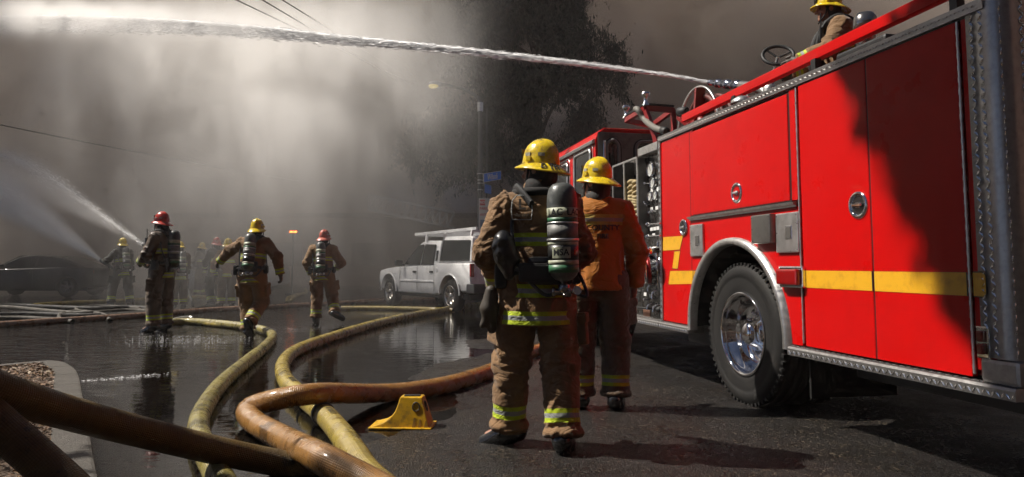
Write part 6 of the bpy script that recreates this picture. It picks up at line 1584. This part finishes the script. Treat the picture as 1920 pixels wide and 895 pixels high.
# (photo pixel on the engine, distance towards the sun)
edge = [(1668, 105), (1664, 150), (1676, 205), (1702, 228), (1733, 248), (1762, 272), (1786, 318), (1648, 80), (1625, 95), (1690, 180)]
core = [(1740, 120), (1800, 100), (1850, 180), (1835, 260), (1782, 190), (1725, 60), (1800, 20), (1880, 100), (1880, 220), (1715, 150), (1760, 200)]
for px, py, t, r, n in [(x+rt.uniform(-42, 14), y+rt.uniform(-26, 44), 9.3+.02*(x % 7),   .045, 24) for x, y in edge*4]+[(x, y, 9.4+.02*(x % 7), .17, 420) for x, y in core]:
    shade_clump(px, py, t=t, r=r, n=n)
for q in [(1722, 362), (1732, 378), (1740, 390), (1760, 430), (1780, 470), (1800, 510), (1820, 560), (1900, 600), (1905, 660)]: shade_clump(q[0], q[1], t=9.2, r=.04, n=60)
# crown over the near hoses and the left foreground
for X, Y, Z in [(-2.6, 1.8, .5), (-3.2, 3.0, .2), (-1.3, 2.6, .5), (-4.0, 3.4, .2), (-3.6, 1.6, .3), (-4.6, 2.4, .2), (-1.9, 2.2, .5)]:
    shade_clump(Vector((X, Y, Z)), 0, t=rt.uniform(6., 7.8), r=.46, n=300)
mesh_obj('crown', vs, fs, [LEAF, LEAF2], t2, False, mi)
lim = MB()
for c in cl[::2]: lim.tube(smooth_path([(0, .1, min(5.2, c.z*.6)), (c.x*.5, c.y*.5, c.z*.82), tuple(c)], 4), [.07-.006*i for i in range(9)], 5)
lim.build('limbs', BARK, t2)
# --- water jets
WJ = bpy.data.materials.new('jet_water'); WJ.use_nodes = True; N = NT(WJ); N.P.inputs['Base Color'].default_value = (.95, .95, .95, 1); N.P.inputs['Roughness'].default_value = .4
tr = N.n('BsdfTranslucent'); tr.inputs[0].default_value = (.97, .97, .97, 1); mxs = N.n('MixShader'); mxs.inputs[0].default_value = .35; N.L.new(N.P.outputs[0], mxs.inputs[1]); N.L.new(tr.outputs[0], mxs.inputs[2]); N.L.new(mxs.outputs[0], WJ.node_tree.nodes['Material Output'].inputs[0])
tipw = truck_world(tip)
def jet(name, P3, r0, r1, label, n_fil, spread=1.6, seed=1, fall=.0, core=True, grp='water jets'):
    rr = random.Random(seed); C = smooth_path(P3, 60); n = len(C); o = empty(name, (0, 0, 0), 0, label, 'water jet', grp)
    if core:
        vs = []; fs = []; seg = 12; X0 = None
        for i, c in enumerate(C):
            t = (C[min(i+1, n-1)]-C[max(i-1, 0)]).normalized(); x, y, _ = frame_from(t); f = i/(n-1)
            for k in range(seg):
                a = 2*math.pi*k/seg; r = (r0+(r1-r0)*f**1.7)*(1+.35*f*mnoise.noise(Vector((c.x*5, c.z*5+math.cos(a)*1.5, c.y*5+math.sin(a)*1.5))))
                vs.append(c+x*math.cos(a)*r+y*math.sin(a)*r)
        for i in range(n-1):
            for k in range(seg): fs.append((i*seg+k, i*seg+(k+1) % seg, (i+1)*seg+(k+1) % seg, (i+1)*seg+k))
        mesh_obj('stream', vs, fs, WJ, o)
    vs = []; fs = []
    for k in range(n_fil):
        f = rr.random()**.8; i = min(n-2, int(f*(n-1))); u = f*(n-1)-i; c = C[i].lerp(C[i+1], u); t = (C[i+1]-C[i]).normalized(); x, y, _ = frame_from(t)
        R_ = (r0+(r1-r0)*f**1.7); rad = R_*abs(rr.gauss(0, spread*.55)); a = rr.uniform(0, 6.283); p = c+x*math.cos(a)*rad+y*math.sin(a)*rad-Vector((0, 0, 1))*rr.random()**4*fall*f**2.2
        L_ = rr.uniform(.02, .14)*(.5+f); w_ = rr.uniform(.001, .0032)*(1+1.5*f); v = (t+Vector((rr.gauss(0, .06), rr.gauss(0, .06), rr.gauss(0, .06)-.05))).normalized()*L_; s_ = v.cross(Vector((rr.gauss(0, 1), rr.gauss(0, 1), rr.gauss(0, 1)))).normalized()*w_
        b = len(vs); vs += [p-v, p+s_, p+v, p-s_]; fs.append((b, b+1, b+2, b+3))
    x = mesh_obj('droplets', vs, fs, WJ, o, False); x['kind'] = 'stuff'
    return C
JP = Vector((tipw.x, tipw.y, 0)); JQ = dep(0, 36, 21); JQ.z = 0; JD = JQ-JP; JE = [tipw]      # the jet stays in one upright plane
for x, y in ((1250, 141), (1150, 127), (1000, 108), (800, 86), (640, 70), (480, 53), (320, 41), (160, 35), (0, 35), (-200, 45)):
    r = ray(x, y); k = r.x/r.y; t = (k*JP.y-JP.x)/(JD.x-k*JD.y); Yj = JP.y+JD.y*t; JE.append(dep(x, y, Yj))
jet('water_jet', JE, .015, .095, 'long white water jet arcing high from the deck gun', 70000, 1.15, 2, fall=.6)
S1 = [nz, dep(150, 462, 19.7), dep(105, 428, 20.1), dep(60, 396, 20.6), dep(10, 362, 21.2), dep(-60, 322, 22)]
jet('water_spray', S1, .035, .22, 'white water spray fanning up from the nozzle beside the dark sedan', 14000, 1.5, 3, core=False)
S2 = [nz2, dep(235, 436, 18.5), dep(180, 395, 19.2), dep(120, 350, 20), dep(70, 318, 20.8), dep(20, 296, 21.5), dep(-60, 280, 22)]
jet('water_spray', S2, .035, .26, 'fainter water spray rising behind the tall firefighter with the red helmet', 3500, 1.7, 4, core=False)
# --- volumes
def vol_box(name, lo, hi, label, step):
    b = MB(); b.box([(lo[i]+hi[i])/2 for i in range(3)], [hi[i]-lo[i] for i in range(3)])
    m = bpy.data.materials.new(name); m.use_nodes = True; m.node_tree.nodes.clear(); N = NT(m)
    out = N.n('OutputMaterial'); pv = N.n('VolumePrincipled'); pv.inputs['Density Attribute'].default_value = ''; pv.inputs['Temperature Attribute'].default_value = ''; N.link(pv.outputs[0], out.inputs['Volume'])
    m.cycles.volume_step_rate = step
    o = b.build(name, m); tag(o, label, name, kind='stuff'); return N, pv
def smooth(N, v, a, b): return N.range(v, a, b, 0, 1, True)
def mul(N, *a):
    r = a[0]
    for x in a[1:]: r = N.math('MULTIPLY', r, x)
    return r
N, pv = vol_box('haze', (-109, -29, -1), (99, 129, 24), 'thin pale haze hanging over the whole street', 1.)
bpy.data.materials['haze'].cycles.homogeneous_volume = True; pv.inputs['Density'].default_value = .0012; pv.inputs['Color'].default_value = (.85, .80, .75, 1)
# brown smoke behind the street
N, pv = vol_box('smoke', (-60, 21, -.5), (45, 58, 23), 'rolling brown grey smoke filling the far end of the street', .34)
v = N.pos(False); x, y, z = N.sep(v)
n1 = N.noise(v, .16, 4, .62, .8); 
n2 = N.noise(v, .05, 1, .5)
dn = N.math('ADD', N.math('MULTIPLY', n1, .75), N.math('MULTIPLY', n2, .45))
n4 = N.noise(v, .55, 3, .6, .6); dn = N.math('ADD', dn, N.math('MULTIPLY', N.math('SUBTRACT', n4, .5), .35))
yp = N.math('ADD', N.math('SUBTRACT', y, N.math('MULTIPLY', N.math('MAXIMUM', x, 0), .5)), N.math('MULTIPLY', N.math('MAXIMUM', N.math('SUBTRACT', -5.5, x), 0), .5))
wisp = N.range(dn, .58, .72, 0., 1.)
far = smooth(N, y, 32, 42)
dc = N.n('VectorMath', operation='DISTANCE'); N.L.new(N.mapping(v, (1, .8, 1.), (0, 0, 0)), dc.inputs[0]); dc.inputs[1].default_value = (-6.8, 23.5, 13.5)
sunlit_puff = mul(N, smooth(N, dc.outputs['Value'], 8.5, 3), N.range(n1, .35, .65, .1, 1.4))
dens = N.math('ADD', N.math('ADD', mul(N, wisp, N.range(yp, 27.5, 34, .0, 1.), .45), mul(N, far, .10)), mul(N, sunlit_puff, .5))
N.link(dens, pv.inputs['Density'])
N.link(N.mix(smooth(N, sunlit_puff, .02, .35), (.46, .39, .335), (.985, .955, .89)), pv.inputs['Color'])  # cream part: sunlit brightness of the smoke put into its colour
# white mist under the jet
A_ = JE[4]; B_ = JE[-1]; dj = (B_-A_); dj.z = 0; dj.normalize(); nj = Vector((-dj.y, dj.x, 0))
if nj.y < 0: nj = -nj
N, pv = vol_box('mist', (-2.5, -.8, -.4), (33, 11, 12.5), 'bright white water mist hanging below the long jet at the left', .36)
mo = bpy.data.objects['mist']; mo.location = (A_.x, A_.y, 0); mo.rotation_euler = (0, 0, math.atan2(dj.y, dj.x))
if nj.dot(Vector((-dj.y, dj.x, 0))) < 0:      # keep +y of the box on the far side of the jet
    mo.scale = (1, -1, 1)
v = N.pos(False); sj, dd_, z = N.sep(N.pos(True))
js = [((p-A_).x*dj.x+(p-A_).y*dj.y, p.z) for p in JE]; q2_, q1_, q0_ = [float(c) for c in np.polyfit([a[0] for a in js[2:-1]], [a[1] for a in js[2:-1]], 2)]; print('ARC', q2_, q1_, q0_, js)
topz = N.math('ADD', q0_, N.math('MULTIPLY', N.math('MINIMUM', sj, 24), N.math('ADD', q1_, N.math('MULTIPLY', N.math('MINIMUM', sj, 24), q2_))))
relz = N.math('SUBTRACT', N.math('ADD', topz, N.math('MULTIPLY', N.math('MAXIMUM', dd_, 0), .36)), z); relj = N.math('SUBTRACT', topz, z)
st_n = N.noise(N.mapping(v, (1, 1, .27)), .85, 4, .65, .9); bn = N.noise(N.mapping(v, (1, 1, 1), (0, 0, 0), (-20, 9, 5)), .26, 3, .62, .9)
tex = mul(N, N.range(st_n, .41, .60, .22, 1.75), N.range(bn, .41, .56, .38, 1.7), N.range(z, .3, 4.5, .3, 1.))
sj2 = N.math('SUBTRACT', sj, N.math('MULTIPLY', dd_, .80)); side_ = mul(N, smooth(N, sj2, -2.2, 6.0), smooth(N, dd_, -.5, 2.5), smooth(N, dd_, 11, 7))
vert = mul(N, smooth(N, relz, -.9, .6), N.math('ADD', N.range(relz, 0.3, 5.0, .55, .0), N.range(relz, 4, 9, .5, .4)))
cw = N.math('ADD', .13, N.math('MULTIPLY', N.math('MAXIMUM', sj, 0), .018)); cr_ = N.math('DIVIDE', N.math('ADD', mul(N, dd_, dd_), mul(N, relj, relj)), mul(N, cw, cw))
corej = mul(N, N.math('POWER', 2.718, N.math('MULTIPLY', cr_, -1.)), smooth(N, sj, -1, 6), N.range(N.noise(v, 1.3, 3, .6), .35, .65, .3, 2.2), 1.5)
N.link(N.math('ADD', mul(N, tex, side_, vert, .23), corej), pv.inputs['Density'])
pv.inputs['Color'].default_value = (.999, .985, .965, 1); pv.inputs['Anisotropy'].default_value = .5
# fog cones of the two hand lines
def cone_vol(a, b, r0, r1, name, label, dens):
    a, b = Vector(a), Vector(b); ax = (b-a); L_ = ax.length; ax.normalize()
    m = bpy.data.materials.new(name); m.use_nodes = True; m.node_tree.nodes.clear(); N = NT(m)
    out = N.n('OutputMaterial'); pv = N.n('VolumePrincipled'); pv.inputs['Density Attribute'].default_value = ''; pv.inputs['Temperature Attribute'].default_value = ''; N.link(pv.outputs[0], out.inputs['Volume']); m.cycles.volume_step_rate = .25
    o = MB().lathe([(.001, 0), (r0, 0.02), (r1, L_), (.001, L_+.01)], (0, 0, 0), (1, 0, 0), 20).build(name, m)
    o.matrix_world = Matrix.Translation(a) @ ax.to_track_quat('X', 'Z').to_matrix().to_4x4()
    v = N.pos(); x, y, z = N.sep(v)
    rad = N.math('SQRT', N.math('ADD', N.math('MULTIPLY', y, y), N.math('MULTIPLY', z, z)))
    rr = N.math('DIVIDE', rad, N.math('ADD', r0, N.math('MULTIPLY', x, (r1-r0)/L_)))
    nn = N.noise(N.mapping(v, (.5, 3, 3)), 1.6, 4, .65)
    d = mul(N, smooth(N, rr, 1., .15), N.range(nn, .35, .7, .2, 1.5), N.range(x, 0, L_, dens, dens*.12), smooth(N, x, L_, L_*.6))
    N.link(d, pv.inputs['Density']); pv.inputs['Color'].default_value = (.98, .97, .96, 1)
    tag(o, label, 'spray', kind='stuff')
cone_vol(nz, dep(-60, 318, 21.6), .06, 1.15, 'spray_fog', 'pale fog of droplets round the near hand line spray', 9.)
cone_vol(nz2, dep(-40, 270, 21.6), .06, 1.1, 'spray_fog', 'pale fog of droplets round the second hand line spray', 1.3)

0 and print('MISTPOS', [(round((x_-A_.x)*dj.x+(y_-A_.y)*dj.y, 1), round((x_-A_.x)*nj.x+(y_-A_.y)*nj.y, 1)) for x_, y_ in ((-1.4, 16.7), (-3.3, 19.5), (-10.9, 19.6), (-10.3, 23.3), (-4.1, 11.2))], A_[:], B_[:])

# splashes where boots and kerb break the running water
SPM = mat('splash_water', (.75, .75, .76), .15)
def splash(pts, n, sx_, sy_, hz, label, seed, sz=1.):
    rr = random.Random(seed); b = []; fs = []
    for k in range(n):
        p = gnd(*rr.choice(pts)); c = Vector((p.x+rr.gauss(0, sx_), p.y+rr.gauss(0, sy_), .003+abs(rr.gauss(0, hz)))); r = rr.uniform(.0015, .0045)*sz; i = len(b)
        b += [c+Vector((r*1.6, 0, 0)), c+Vector((-r*.8, r*1.3, 0)), c+Vector((-r*.8, -r*1.3, 0)), c+Vector((0, 0, r*1.2))]; fs += [(i, i+1, i+3), (i+1, i+2, i+3), (i+2, i, i+3)]
    tag(mesh_obj('splash', b, fs, SPM, smooth=True), label, 'splash', kind='stuff')
splash([(310, 630), (340, 634), (370, 634), (400, 632), (430, 634), (330, 640), (380, 642), (290, 632)], 300, .34, .20, .002, 'glittering flecks of water round the boots of the tall firefighter', 1)
splash([(160+10*i, 716-.9*i) for i in range(15)], 200, .06, .04, .004, 'line of bright ripples running off the kerb', 2)
splash([(540, 618), (560, 620), (600, 616), (640, 612), (500, 625)], 160, .2, .15, .03, 'drops kicked up by the walking firefighters', 3)
